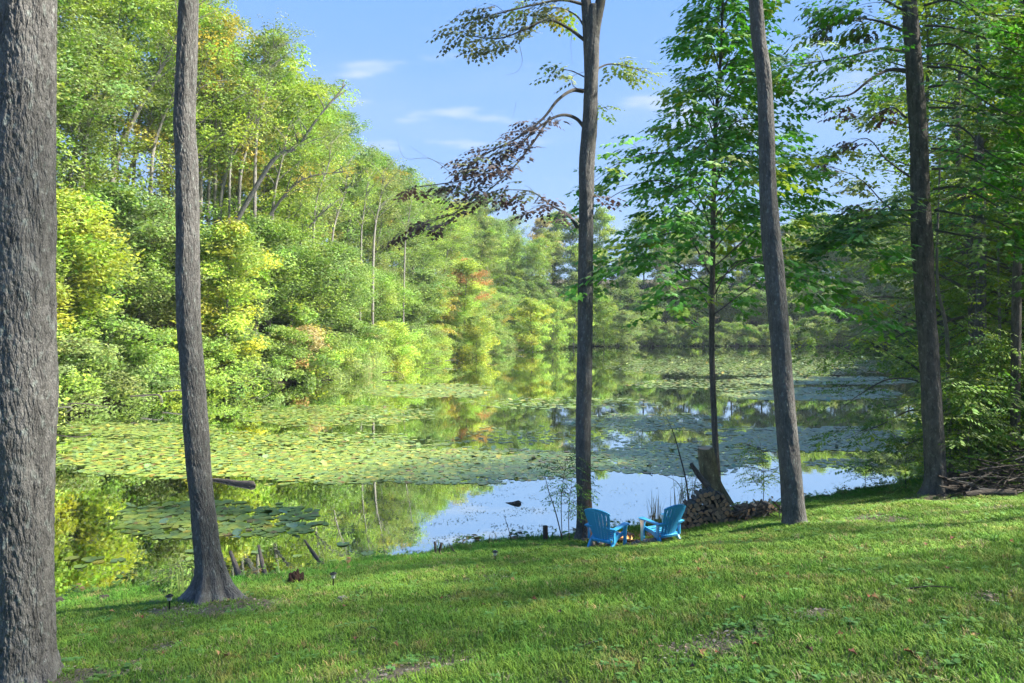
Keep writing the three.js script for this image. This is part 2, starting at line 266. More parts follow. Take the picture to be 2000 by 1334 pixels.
{
  const r = rng(21), G = tuft(31, 24, 0.07, 0.085, 0.0048), mats = [[], []], cols = [[], []];
  for (let x = -14; x < 17; x += 0.08) for (let z = 1; z > -25; z -= 0.08) {
    if (Math.abs(x) > -z * 0.78 + 4) continue;
    const px = x + (r() - 0.5) * 0.11, pz = z + (r() - 0.5) * 0.11, far = -pz > 10;
    if (far && r() < 0.35) continue;
    const d = lakeDist(px, pz); if (d < 0.12 || isWood(px, pz)) continue;
    const s = soil(px, pz); if (r() < s * 0.82) continue;
    const a = fbm2(px * 0.6, pz * 0.6, 3), b = fbm2(px * 2.3 + 9, pz * 2.3, 3), dry = sstep(0.15, 0.55, a * 0.6 + b * 0.7), lush = sstep(2.2, 0.4, d) * 0.8 + sstep(0.1, 0.5, -a) * 0.3;
    const c = [lerp(lerp(0.15, 0.11, lush), 0.27, dry), lerp(lerp(0.27, 0.3, lush), 0.28, dry), lerp(0.035, 0.075, dry)];
    if (r() < 0.03 + 0.06 * dry) { c[0] = 0.36; c[1] = 0.3; c[2] = 0.14; }
    mats[0].push(upright(V(px, gh(px, pz) - 0.008, pz), r() * 6.283, (0.75 + 0.5 * r()) * (far ? 1.3 : 1), (0.6 + 0.55 * r() + 0.5 * lush) * (1 - 0.45 * s))); cols[0].push(tint(c, r, 0.4));
  }
  top(instanced('x', G, M.grass, mats[0], cols[0]), 'grass', 'short green lawn grass with drier yellowish blades', undefined, undefined, 'stuff');
  // longer grass and weeds along the water's edge
  const L = tuft(33, 18, 0.3, 0.12, 0.008), m2 = [], c2 = [];
  for (let i = 0; i < 5200; i++) { const x = -16 + 34 * r(), z = -7 - 18 * r(), d = lakeDist(x, z); if (d < -0.15 || d > 0.55 || isWood(x, z)) continue; m2.push(upright(V(x, Math.max(-0.02, gh(x, z)) - 0.02, z), r() * 6.283, 0.6 + 0.7 * r(), 0.35 + 0.75 * r() * r())); c2.push(tint(r() < 0.2 ? [0.3, 0.27, 0.1] : [0.12, 0.24, 0.03], r)); }
  top(instanced('x', L, M.grass, m2, c2), 'shore_grass', 'longer ragged grass along the near waterline', undefined, undefined, 'stuff');
  // low broad-leaved weeds among the grass
  const t = []; const q = rng(77); for (let i = 0; i < 9; i++) { const a = q() * 6.283; leafTris(t, OVAL, 0.036 + 0.02 * q(), mat(V(Math.cos(a) * 0.03, 0.03 + 0.02 * q(), Math.sin(a) * 0.03), -0.35 + 0.5 * q(), a, (q() - 0.5) * 0.5), 0.1, 0.2); }
  const W = geoOf(t), m3 = [], c3 = [];
  for (let i = 0; i < 26000; i++) { const x = -8 + 22 * r(), z = -3 - 15 * r(); if (Math.abs(x) > -z * 0.8 + 2) continue; const k = fbm2(x * 0.8 + 60, z * 0.8, 3) + 0.25 * sstep(9, 6, -z) * sstep(-1, 2, x); if (k < 0.12 + 0.5 * r() || lakeDist(x, z) < 1 || isWood(x, z)) continue; m3.push(upright(V(x, gh(x, z), z), r() * 6.283, 0.55 + 0.7 * r())); c3.push(tint([0.11, 0.25, 0.05], r)); }
  top(instanced('x', W, M.grass, m3, c3), 'ground_cover', 'low broad-leaved weeds and clover patches in the lawn', undefined, undefined, 'stuff');
  const m5 = [], c5 = [];
  for (let i = 0; i < 9000; i++) { const x = -16 + 34 * r(), z = -7 - 18 * r(), d = lakeDist(x, z); if (d < -0.1 || d > 0.5 || isWood(x, z) || fbm2(x * 0.7, z * 0.7 + 30, 3) < -0.05) continue; m5.push(upright(V(x, Math.max(0, gh(x, z)), z), r() * 6.283, 1.2 + 2.2 * r(), 1.5 + 3.5 * r())); c5.push(tint(r() < 0.25 ? [0.22, 0.15, 0.07] : [0.1, 0.2, 0.035], r, 0.6)); }
  top(instanced('x', W, M.grass, m5, c5), 'shore_weeds', 'straggling leafy weeds along the near waterline', undefined, undefined, 'stuff');
  // leaf litter and bark crumbs on the bare ground
  const F = geoOf((() => { const o = []; leafTris(o, KITE, 0.045, mat(V(0, 0.004, 0), 0, 0, 0.2)); return o; })()), m4 = [], c4 = [];
  for (const [a, b, s] of SOIL) for (let i = 0; i < 260 * s; i++) { const th = r() * 6.283, k = s * 1.3 * Math.sqrt(r()), x = a + Math.cos(th) * k, z = b + Math.sin(th) * k; if (lakeDist(x, z) < 0.2) continue; m4.push(mat(onGround(x, z, 0.008 + 0.012 * r()), (r() - 0.5) * 0.9, r() * 6.283, (r() - 0.5) * 0.9, 0.4 + 0.9 * r())); c4.push(tint(r() < 0.5 ? [0.2, 0.15, 0.1] : [0.34, 0.27, 0.2], r, 0.7)); }
  top(instanced('x', F, M.leaf, m4, c4), 'litter', 'dry brown crumbs of leaves and bark on bare soil', undefined, undefined, 'stuff');
}

// ------------------------------------------------------------------ trees of the woods
function forestTree(o) {
  const r = rng(o.seed), g = thing(o.name, o.label, o.category ?? 'tree', onGround(o.x, o.z, -0.1), o.group);
  const h = o.h, lx = (o.lean?.[0] ?? (r() - 0.5) * 0.12) * h, lz = (o.lean?.[1] ?? (r() - 0.5) * 0.12) * h, bow = o.bow ?? 1.5;
  const trunkAt = (t) => V(lx * Math.pow(t, bow) + 0.15 * n2(o.seed, t * 3) * t, h * t, lz * Math.pow(t, bow) + 0.15 * n2(o.seed + 50, t * 3) * t);
  const r0 = o.r0 ?? h * 0.011, path = []; for (let i = 0; i <= 8; i++) path.push(trunkAt(i / 8));
  part(g, 'trunk', tube(path, [r0, r0 * 0.8, r0 * 0.6, r0 * 0.35, r0 * 0.1], { seg: o.seg ?? 7, step: h / 14, flare: 0.5, flareH: 0.8 }), o.bark ?? M.barkGrey);
  const limbs = [], mats = [], cols = [], base = o.base ?? 0.3, nb = o.limbs ?? 18, R = o.r ?? h * 0.2, cs = o.cluster ?? 0.9, per = o.per ?? 9, sc = o.scale ?? 1;
  const shape = o.profile ?? ((t) => Math.pow(Math.sin(Math.PI * clamp(0.18 + 0.8 * t, 0, 1)), 0.7));
  for (let i = 0; i < nb; i++) {
    const t = clamp((i + r()) / nb, 0, 1), hf = base + (0.97 - base) * t, az = i * 2.4 + r() * 0.9 + (o.az ?? 0), dirx = Math.cos(az), dirz = Math.sin(az);
    const face = 1 + (o.toward ? 0.45 * (dirx * o.toward[0] + dirz * o.toward[1]) : 0);
    const len = R * shape(t) * (0.7 + 0.5 * r()) * face, rise = (o.rise ?? 0.55) * (0.6 + 0.8 * r()) - (o.droop ?? 0) * (1 - t);
    const s = trunkAt(hf), e = s.clone().add(V(dirx * len, len * rise, dirz * len)), mid = s.clone().lerp(e, 0.5).add(V(0, len * 0.12 * (o.droop ? 1 : 0.6), 0));
    if (len > 0.5) limbs.push(tube([s, mid, e], [r0 * 0.3 * (1 - 0.6 * t), r0 * 0.16, 0.012], { seg: 4, step: len / 3, capTop: false }));
    const c = r() < (o.mix ?? 0.25) ? o.color2 ?? o.color : o.color;
    const ks = o.sparse ? [0.75, 1] : [0.4, 0.7, 1];
    for (const k of ks) {
      if (o.thin && r() < o.thin) continue;
      const q = s.clone().lerp(e, k).add(V(0, k < 0.9 ? len * 0.08 : 0, 0)), cc = tint(c, r, 0.35);
      for (let j = 0; j < per; j++) {
        const a = r() * 6.283, u = Math.sqrt(r()) * cs * (0.6 + 0.5 * k), p = q.clone().add(V(Math.cos(a) * u, (r() - 0.45) * cs * 0.85 - u * 0.15, Math.sin(a) * u));
        mats.push(mat(p, (r() - 0.35) * 0.8, r() * 6.283, (r() - 0.5) * 0.8, sc * (0.7 + 0.6 * r()))); cols.push(tint(cc, r, 0.3));
      }
    }
  }
  if (limbs.length) part(g, 'branches', mergeGeometries(limbs), o.bark ?? M.barkGrey);
  addCrown(g, (o.sprays ?? SPRAY_FAR)[o.seed % (o.sprays ?? SPRAY_FAR).length], mats, cols);
  return g;
}
// walk along a stretch of shore
function alongShore(from, to, spacing, off, f, seed) {
  const r = rng(seed); let k = 0, carry = 0;
  for (let i = from; i < to; i++) {
    const [ax, az] = LAKE[i % LAKE.length], [bx, bz] = LAKE[(i + 1) % LAKE.length], L = Math.hypot(bx - ax, bz - az), nx = -(bz - az) / L, nz = (bx - ax) / L;
    let s = carry;
    for (; s < L; s += spacing * (0.75 + 0.5 * r())) { const d = off * (0.75 + 0.5 * r()), t = s / L; let x = lerp(ax, bx, t) + nx * d, z = lerp(az, bz, t) + nz * d; if (lakeDist(x, z) < 0) { x -= 2 * nx * d; z -= 2 * nz * d; } const dd = lakeDist(x, z); if (dd > Math.min(off * 0.55, 0.3)) f(x, z, k++, r, dd); }
    carry = s - L;
  }
}
const LEFT0 = 23, LEFT1 = 34;   // LAKE points of the sunlit bank
const LEFTFACE = [0.8, 0.25];
const leftPalette = [[C.green, C.light], [C.light, C.yellowGreen], [C.green, C.olive], [C.olive, C.light], [C.light, C.gold], [C.blueGreen, C.green]];
const hue = (c) => c === C.green ? 'mid-green' : c === C.light ? 'light green' : c === C.yellowGreen ? 'yellow-green' : c === C.blueGreen ? 'bluish green' : c === C.olive ? 'olive' : c === C.yellow ? 'yellow' : c === C.gold ? 'golden' : c === C.deep ? 'deep green' : 'green';
// low bushes over the water
alongShore(LEFT0, LEFT1, 2.5, 0.5, (x, z, k, r) => {
  const [a, b] = leftPalette[Math.floor(r() * 6)];
  forestTree({ name: 'shore_bush', category: 'bush', label: `${hue(a)} leafy bush overhanging the sunlit waterline`, group: `${hue(a)} bushes along the sunlit bank`, x, z, seed: 1000 + k, h: 2.6 + 3 * r(), r: 3, base: 0.08, limbs: 18, per: 8, cluster: 0.75, rise: 0.2, droop: 0.5, color: a, color2: r() < 0.15 ? C.straw : b, mix: 0.35, toward: LEFTFACE, scale: 0.85 });
}, 301);
alongShore(LEFT0, LEFT1, 3.6, 4.2, (x, z, k, r) => {
  const [a, b] = leftPalette[Math.floor(r() * 6)];
  forestTree({ name: 'shore_tree', label: `${hue(a)} middling tree behind the sunlit shore bushes`, group: `${hue(a)} middle-height trees on the sunlit bank`, x, z, seed: 1200 + k, h: 8.5 + 4 * r(), r: 3.4, base: 0.15, limbs: 26, per: 9, cluster: 1.3, rise: 0.5, color: a, color2: b, mix: 0.3, toward: LEFTFACE, lean: [0.1 + 0.1 * r(), 0.06 * (r() - 0.5)] });
}, 302);
alongShore(LEFT0, LEFT1, 4.7, 10, (x, z, k, r) => {
  const [a, b] = leftPalette[Math.floor(r() * 6)];
  forestTree({ name: 'broadleaf_tree', label: `tall ${hue(a)} broadleaf tree standing on the sunlit slope`, group: `tall ${hue(a)} trees on the sunlit slope`, x, z, seed: 1400 + k, h: 17 + 5 * r() + 6 * sstep(50, 62, -z), r: 4.3, base: 0.12, limbs: 32, per: 9, cluster: 1.6, rise: 0.75, color: a, color2: b, mix: 0.3, toward: LEFTFACE, bark: r() < 0.5 ? M.barkPale : M.barkGrey, lean: [0.08 + 0.12 * r(), 0.08 * (r() - 0.5)] });
}, 303);
alongShore(LEFT0, LEFT1, 6.4, 18, (x, z, k, r) => {
  const [a, b] = leftPalette[Math.floor(r() * 6)];
  forestTree({ name: 'ridge_tree', label: `${hue(a)} broadleaf tree on the ridge of the sunlit slope`, group: `${hue(a)} trees on the ridge of the sunlit bank`, x, z, seed: 1600 + k, h: 19 + 6 * r() + 11 * sstep(50, 66, -z) * (1 - 0.5 * sstep(105, 150, -z)), r: 4.6, base: 0.3, limbs: 26, per: 9, cluster: 1.6, rise: 0.8, color: a, color2: b, mix: 0.35, thin: 0.2, bark: M.barkPale });
}, 304);
alongShore(LEFT0, LEFT1, 8, 28, (x, z, k, r) => {
  forestTree({ name: 'back_tree', label: 'rearmost broadleaf tree behind the ridge of the sunlit bank', group: 'rearmost trees behind the sunlit bank', x, z, seed: 1700 + k, h: 26 + 5 * r(), r: 5, base: 0.3, limbs: 20, per: 8, cluster: 1.3, color: C.green, color2: C.olive, mix: 0.4, sprays: SPRAY_VFAR, scale: 0.7 });
}, 305);
// trees of the sunlit bank that stand out by colour or by their bare leaning stems
function special(px, py, depth, o) { const p = at(px, py, depth); return forestTree({ x: p.x, z: p.z, ...o }); }
special(108, 780, 45, { name: 'yellow_maple', label: 'bright yellow-green maple reaching low over the water beside the big nearest trunk', seed: 1801, h: 12, r: 3.6, base: 0.1, limbs: 34, per: 9, color: C.yellowGreen, color2: C.yellow, mix: 0.3, lean: [0.12, 0.04] });
special(440, 740, 58, { name: 'yellow_maple', label: 'bright yellow-tinged maple on the bank just beside the second trunk', seed: 1802, h: 15, r: 3, base: 0.12, limbs: 30, per: 9, color: C.yellowGreen, color2: C.yellow, mix: 0.45, lean: [0.05, 0.04] });
special(590, 715, 68, { name: 'straw_bush', label: 'straw-coloured fading bush low on the bank by the reeds', category: 'bush', seed: 1803, h: 5, r: 2.8, base: 0.06, limbs: 16, per: 9, color: C.straw, color2: C.yellowGreen, mix: 0.4, rise: 0.2 });
special(905, 620, 128, { name: 'rust_tree', label: 'tree with rust-red and orange top in the sunlit wood', seed: 1804, h: 19, r: 4, base: 0.3, limbs: 30, per: 9, color: C.yellowGreen, color2: C.rust, mix: 0.3 });
special(930, 660, 120, { name: 'yellow_maple', label: 'yellow-leaved tree low by the water below the rust-red tree', seed: 1805, h: 9, r: 3.4, base: 0.08, limbs: 26, per: 9, color: C.yellow, color2: C.light, mix: 0.5 });
special(1040, 640, 150, { name: 'yellow_maple', label: 'yellow-green tree near the end of the sunlit bank', seed: 1806, h: 13, r: 4, base: 0.1, limbs: 28, per: 9, color: C.yellowGreen, color2: C.yellow, mix: 0.4 });
special(760, 650, 90, { name: 'yellow_maple', label: 'low yellow-green maple over the water right of the reeds', seed: 1807, h: 7, r: 3.2, base: 0.06, limbs: 22, per: 9, color: C.yellowGreen, color2: C.yellow, mix: 0.25 });
// leaning stems with thin tops: traced stem by stem
function leaningTree(pts, depth, r0, label, seed, { leaf = C.light, n = 60, spread = 1.5, bark = M.barkPale, fork = true } = {}) {
  const r = rng(seed), w = pts.map(([x, y]) => at(x, y, depth)), base = w[0].clone(), foot = onGround(base.x - 0.3, base.z, -0.2);
  const g = thing('leaning_tree', label, 'tree', foot), path = [foot, ...w].map((p, i) => p.clone().sub(foot).add(V(0, 0, 0.25 * Math.sin(i * 1.9 + seed))));
  part(g, 'trunk', tube(path, [r0, r0 * 0.9, r0 * 0.7, r0 * 0.45, r0 * 0.18], { seg: 8, step: 0.4 }), bark);
  const limbs = [], mats = [], cols = [], curve = new THREE.CatmullRomCurve3(path);
  for (let i = 0; i < (fork ? 14 : 8); i++) {
    const t = 0.5 + 0.5 * ((i + r()) / (fork ? 14 : 8)), s = curve.getPoint(Math.min(t, 0.99)), tg = curve.getTangent(Math.min(t, 0.99)), az = r() * 6.283, L = 1.4 + 2.4 * r();
    const e = s.clone().addScaledVector(tg, L * 0.6).add(V(Math.cos(az) * L * 0.75, L * 0.25 * r(), Math.sin(az) * L * 0.5));
    limbs.push(tube([s, s.clone().lerp(e, 0.5).add(V(0, 0.15, 0)), e], [r0 * 0.3, r0 * 0.18, 0.012], { seg: 4, step: 0.6, capTop: false }));
    for (let j = 0; j < n / 10; j++) { const p = s.clone().lerp(e, 0.45 + 0.6 * r()).add(V((r() - 0.5) * spread, (r() - 0.4) * spread * 0.8, (r() - 0.5) * spread)); mats.push(mat(p, (r() - 0.4) * 0.8, r() * 6.283, (r() - 0.5) * 0.8, 0.5 + 0.4 * r())); cols.push(tint(leaf, r, 0.5)); }
  }
  part(g, 'branches', mergeGeometries(limbs), bark); addCrown(g, SPRAY_FAR[seed % 3], mats, cols); return g;
}
leaningTree([[205, 430], [235, 300], [285, 190], [340, 80], [375, 10]], 58, 0.27, 'pale bare-stemmed tree leaning right between the first and second trunk', 41, { n: 90, spread: 2 });
leaningTree([[440, 490], [500, 370], [545, 300], [575, 290], [620, 235], [675, 165]], 64, 0.27, 'long crooked leaning tree with a nearly bare top against the sky', 42, { n: 22, leaf: C.green, bark: M.barkGrey });
leaningTree([[430, 430], [445, 330], [480, 250], [490, 170]], 65, 0.2, 'thin pale stem leaning slightly in the yellow foliage beside the second trunk', 43, { n: 80, spread: 2 });
leaningTree([[505, 475], [540, 400], [590, 350], [680, 335]], 68, 0.22, 'grey leaning stem with twiggy broken top right of the crooked leaning tree', 44, { n: 25, leaf: C.gold, bark: M.barkGrey });
leaningTree([[575, 515], [605, 440], [655, 395]], 71, 0.2, 'short grey leaning stem in the middle of the sunlit wood', 45, { n: 20, bark: M.barkGrey });
leaningTree([[408, 320], [415, 200], [420, 110]], 66, 0.17, 'straight thin pale stem right behind the second trunk', 46, { n: 70, spread: 2 });
leaningTree([[470, 300], [495, 200], [520, 110], [535, 90]], 67, 0.17, 'olive-topped birch-like stem at the skyline of the sunlit wood', 47, { n: 90, spread: 2.2, leaf: C.olive });
leaningTree([[250, 340], [275, 290], [300, 230]], 60, 0.17, 'short pale stem showing in a gap of the wood', 48, { n: 30 });

// slimmer pale stems showing through the sunlit foliage
[[225, 395, 262, 190, 60], [262, 330, 310, 130, 61], [395, 330, 402, 180, 65], [452, 320, 470, 190, 65], [470, 350, 500, 235, 66], [530, 430, 556, 300, 69], [612, 440, 640, 330, 74], [705, 500, 712, 400, 90], [730, 490, 742, 390, 91], [650, 470, 672, 380, 78], [300, 300, 340, 180, 59], [160, 330, 190, 170, 54], [790, 500, 800, 420, 104], [420, 280, 440, 120, 66], [500, 300, 520, 170, 67]].forEach(([x0, y0, x1, y1, d], i) => leaningTree([[x0, y0], [x0 + (x1 - x0) * 0.3, (y0 + y1) / 2], [x1, y1], [x1 + 8, y1 - 60]], d, 0.13 + 0.03 * (i % 3), 'slim pale stem rising through the sunlit foliage', 60 + i, { n: 34, spread: 1.8, leaf: i % 2 ? C.light : C.olive }));
// lit trees rounding the end of the bank
[[1180, 640, 172, 16, C.light], [1225, 650, 168, 11, C.olive], [1120, 640, 165, 17, C.yellowGreen], [1080, 640, 158, 14, C.light], [1262, 655, 185, 13, C.green]].forEach(([px, py, d, h, c], i) => special(px, py, d + 14, { name: 'corner_tree', label: `${hue(c)} sunlit tree ${['right behind the forked trunk', 'low and drooping right of the forked trunk', 'left of the forked trunk at the lake end', 'rounding the lake corner left of the forked trunk', 'under the young maple boughs at the far shore'][i]}`, seed: 1830 + i, h, r: 4, base: 0.1, limbs: 28, per: 7, cluster: 1.2, color: c, color2: C.light, sprays: SPRAY_VFAR, scale: 0.7 }));

// ------------------------------------------------------------------ the far shore, hazy and mostly in shade
const farPal = [C.green, C.olive, C.light, C.light, C.yellowGreen, C.blueGreen];
alongShore(19, 24, 3.2, 0.8, (x, z, k, r) => forestTree({ name: 'far_shore_bush', category: 'bush', label: 'shaded bushy shrub at the waterline of the far shore', group: 'shaded shrubs along the far waterline', x, z, seed: 2000 + k, h: 4 + 4 * r(), r: 3, base: 0.04, limbs: 16, per: 6, cluster: 1, droop: 0.5, rise: 0.3, color: C.green, color2: C.olive, mix: 0.35, sprays: SPRAY_VFAR, scale: 0.75 }), 311);
alongShore(19, 24, 5, 8, (x, z, k, r) => forestTree({ name: 'far_tree', label: 'shaded green tree low on the far shore slope', group: 'shaded lower trees of the far shore', x, z, seed: 2100 + k, h: 11 + 5 * r(), r: 3.6, base: 0.15, limbs: 20, per: 6, cluster: 1.3, color: r() < 0.5 ? C.blueGreen : C.green, color2: C.olive, sprays: SPRAY_VFAR, bark: M.barkPale }), 312);
alongShore(19, 24, 6, 18, (x, z, k, r) => { const c = farPal[Math.floor(r() * 6)]; forestTree({ name: 'far_tree', label: `round-crowned ${hue(c)} tree half-way up the far hillside`, group: `${hue(c)} trees half-way up the far hill`, x, z, seed: 2200 + k, h: 18 + 5 * r(), r: 4.6, base: 0.2, limbs: 22, per: 7, cluster: 1.5, color: c, color2: C.olive, mix: 0.3, sprays: SPRAY_VFAR }); }, 313);
alongShore(19, 24, 6.5, 30, (x, z, k, r) => { const c = farPal[Math.floor(r() * 5)]; forestTree({ name: 'far_tree', label: `round-crowned ${hue(c)} tree along the skyline of the far hill`, group: `${hue(c)} trees on the far skyline`, x, z, seed: 2300 + k, h: 21 + 5 * r(), r: 5, base: 0.25, limbs: 22, per: 7, cluster: 1.6, color: c, color2: r() < 0.3 ? C.straw : C.light, mix: 0.35, sprays: SPRAY_VFAR }); }, 314);
{ const r = rng(316); for (let i = 0; i < 26; i++) { const px = 1530 + 11 * i + 8 * r(), D = 214 + 13 * (i % 3) + 5 * r(), c = farPal[Math.floor(r() * 6)]; special(px, 640, D, { name: 'far_tree', label: `hazy ${hue(c)} tree on the far hill between straight and buttressed trunks`, group: `${hue(c)} trees on the far hill between two trunks`, seed: 2400 + i, h: 20 + 5 * r(), r: 5, base: 0.2, limbs: 22, per: 7, cluster: 1.6, color: c, color2: C.light, mix: 0.35, sprays: SPRAY_VFAR }); } }
// bleached dead stems at the far waterline
for (const [px, h] of [[1316, 5], [1250, 3.5], [1385, 6], [1545, 7], [1420, 4], [1610, 5], [1200, 3]]) { const r = rng(px), p = at(px, 660, 192), g = thing('dead_snag', `bleached dead snag at the far waterline, ${px < 1230 ? 'just right of the forked trunk' : px < 1300 ? 'left of the thin maple stem' : px < 1350 ? 'thick and broken off' : px < 1400 ? 'behind the thin maple stem' : px < 1500 ? 'left of the straight grey trunk' : px < 1580 ? 'tall, right of the straight grey trunk' : 'near the beech twigs'}`, 'dead tree', onGround(p.x, p.z - 5, -0.2), 'dead snags on the far shore'); part(g, 'trunk', tube([V(0, 0, 0), V((r() - 0.5) * h * 0.5, h * 0.5, 0), V((r() - 0.5) * h * 1.2, h, 0.4)], [0.22, 0.16, 0.06], { seg: 6, step: 0.8 }), M.barkPale); }
// the right-hand shore, which shades the far end of the lake
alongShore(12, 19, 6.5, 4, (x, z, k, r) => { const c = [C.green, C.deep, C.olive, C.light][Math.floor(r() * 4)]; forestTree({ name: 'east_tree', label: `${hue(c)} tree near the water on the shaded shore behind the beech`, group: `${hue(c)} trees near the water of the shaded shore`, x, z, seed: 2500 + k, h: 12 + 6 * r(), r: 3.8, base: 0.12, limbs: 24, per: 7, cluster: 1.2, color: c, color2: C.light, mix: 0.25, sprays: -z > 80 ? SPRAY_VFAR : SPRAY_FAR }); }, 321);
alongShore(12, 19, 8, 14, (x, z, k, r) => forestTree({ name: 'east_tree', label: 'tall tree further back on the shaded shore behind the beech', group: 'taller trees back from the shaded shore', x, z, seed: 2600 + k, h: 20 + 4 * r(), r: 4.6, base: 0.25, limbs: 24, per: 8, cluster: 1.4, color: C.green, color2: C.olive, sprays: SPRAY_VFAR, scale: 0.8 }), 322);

// ------------------------------------------------------------------ the wood on the right, close by
// rows: x, depth, height, crown radius, base of crown, colour
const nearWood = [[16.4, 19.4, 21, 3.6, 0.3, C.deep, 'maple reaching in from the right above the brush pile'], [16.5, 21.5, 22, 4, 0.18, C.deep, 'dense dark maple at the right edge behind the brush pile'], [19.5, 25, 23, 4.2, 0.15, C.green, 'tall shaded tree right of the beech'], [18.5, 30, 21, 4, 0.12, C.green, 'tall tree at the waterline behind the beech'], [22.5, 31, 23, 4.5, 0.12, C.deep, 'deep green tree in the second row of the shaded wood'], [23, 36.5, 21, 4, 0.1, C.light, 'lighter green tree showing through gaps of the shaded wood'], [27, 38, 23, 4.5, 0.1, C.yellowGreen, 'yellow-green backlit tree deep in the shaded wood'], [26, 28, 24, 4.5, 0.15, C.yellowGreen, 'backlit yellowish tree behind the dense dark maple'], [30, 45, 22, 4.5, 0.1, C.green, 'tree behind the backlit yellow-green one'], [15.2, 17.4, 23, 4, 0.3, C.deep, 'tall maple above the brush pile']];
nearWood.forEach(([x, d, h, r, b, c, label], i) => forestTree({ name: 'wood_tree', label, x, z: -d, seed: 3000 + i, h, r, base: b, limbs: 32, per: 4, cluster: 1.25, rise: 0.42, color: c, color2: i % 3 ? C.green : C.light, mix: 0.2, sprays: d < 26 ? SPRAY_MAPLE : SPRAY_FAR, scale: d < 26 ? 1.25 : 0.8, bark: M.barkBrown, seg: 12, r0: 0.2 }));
// outside the frame on the right and behind: the wood whose shade covers the lawn
const shadeWood = [[14, 12, 22], [17.5, 9, 23], [21, 18, 24], [20.5, 13, 24], [16.5, 3.5, 23], [21.5, 5.5, 24], [25, 22, 24], [15, 7.5, 22]];
shadeWood.forEach(([x, d, h], i) => forestTree({ name: 'shade_tree', label: 'tall broadleaf tree of the wood shading the lawn from the right', group: 'trees of the wood shading the lawn', x, z: -d, seed: 3100 + i, h, r: 4.2, base: 0.35, limbs: 9, per: 3, cluster: 1.6, rise: 0.3, color: C.green, color2: C.deep, sprays: SPRAY_VFAR, scale: 0.55, bark: M.barkBrown, r0: 0.24 }));
// undergrowth of the right-hand wood
{
  const r = rng(88); let k = 0;
  for (let i = 0; i < 160 && k < 52; i++) { const d = 18.6 + 19 * r(), x = 0.64 * d + 0.4 + 6 * r() * r(); if (lakeDist(x, -d) < 0.4 || !isWood(x, -d)) continue; k++;
    const c = [C.green, C.deep, C.light, C.yellowGreen][Math.floor(r() * 4)];
    forestTree({ name: 'understory_shrub', category: 'shrub', label: `${hue(c)} understory shrub in the shaded wood beyond the brush pile`, group: `${hue(c)} shrubs of the shaded wood`, x, z: -d, seed: 3300 + k, h: 1.6 + 3.5 * r(), r: 1.5, base: 0.1, limbs: 16, per: 6, cluster: 0.5, rise: 0.2, color: c, color2: C.light, sprays: SPRAY_BEECH, scale: 1.1, r0: 0.03, bark: M.twig }); }
}

// ------------------------------------------------------------------ lawn trees, traced along their stems
function stem(pts, depth, o) {     // pts: [py, left edge, right edge]; the last point is the foot
  const c = pts.map(([y, l, rr]) => at((l + rr) / 2, y, depth)), rad = pts.map(([y, l, rr]) => ((rr - l) / 2) * depth / FOCAL);
  const i = c.length - 1, foot = onGround(c[i].x, c[i].z, -0.12); c[i] = foot.clone();
  const up = c[0].clone().sub(c[1]).normalize(), topP = c[0].clone().addScaledVector(up, o.more ?? 4).add(V(0, 0.5, 0));
  const path = [topP, ...c].reverse().map((p) => p.clone().sub(foot)), rr = [rad[0] * 0.75, ...rad].reverse();
  // radii at even arc length
  const curve = new THREE.CatmullRomCurve3(path, false, 'centripetal'), L = [0]; for (let k = 1; k < path.length; k++) L.push(L[k - 1] + path[k].distanceTo(path[k - 1]));
  const even = []; for (let k = 0; k <= 24; k++) { const s = (k / 24) * L[L.length - 1]; let j = 1; while (j < L.length - 1 && L[j] < s) j++; even.push(lerp(rr[j - 1], rr[j], clamp((s - L[j - 1]) / (L[j] - L[j - 1]), 0, 1))); }
  const g = thing(o.name, o.label, 'tree', foot);
  part(g, 'trunk', tube(path, even, { seg: o.seg ?? 96, step: o.step ?? 0.05, flare: o.flare ?? 0.5, flareH: o.flareH ?? 0.7, lobes: o.lobes ?? 5, lobePhase: o.phase ?? 1, rough: o.rough ?? 0.011, freq: o.freq ?? 22 }), o.bark);
  return { g, foot, path, curve, top: topP.clone().sub(foot) };
}
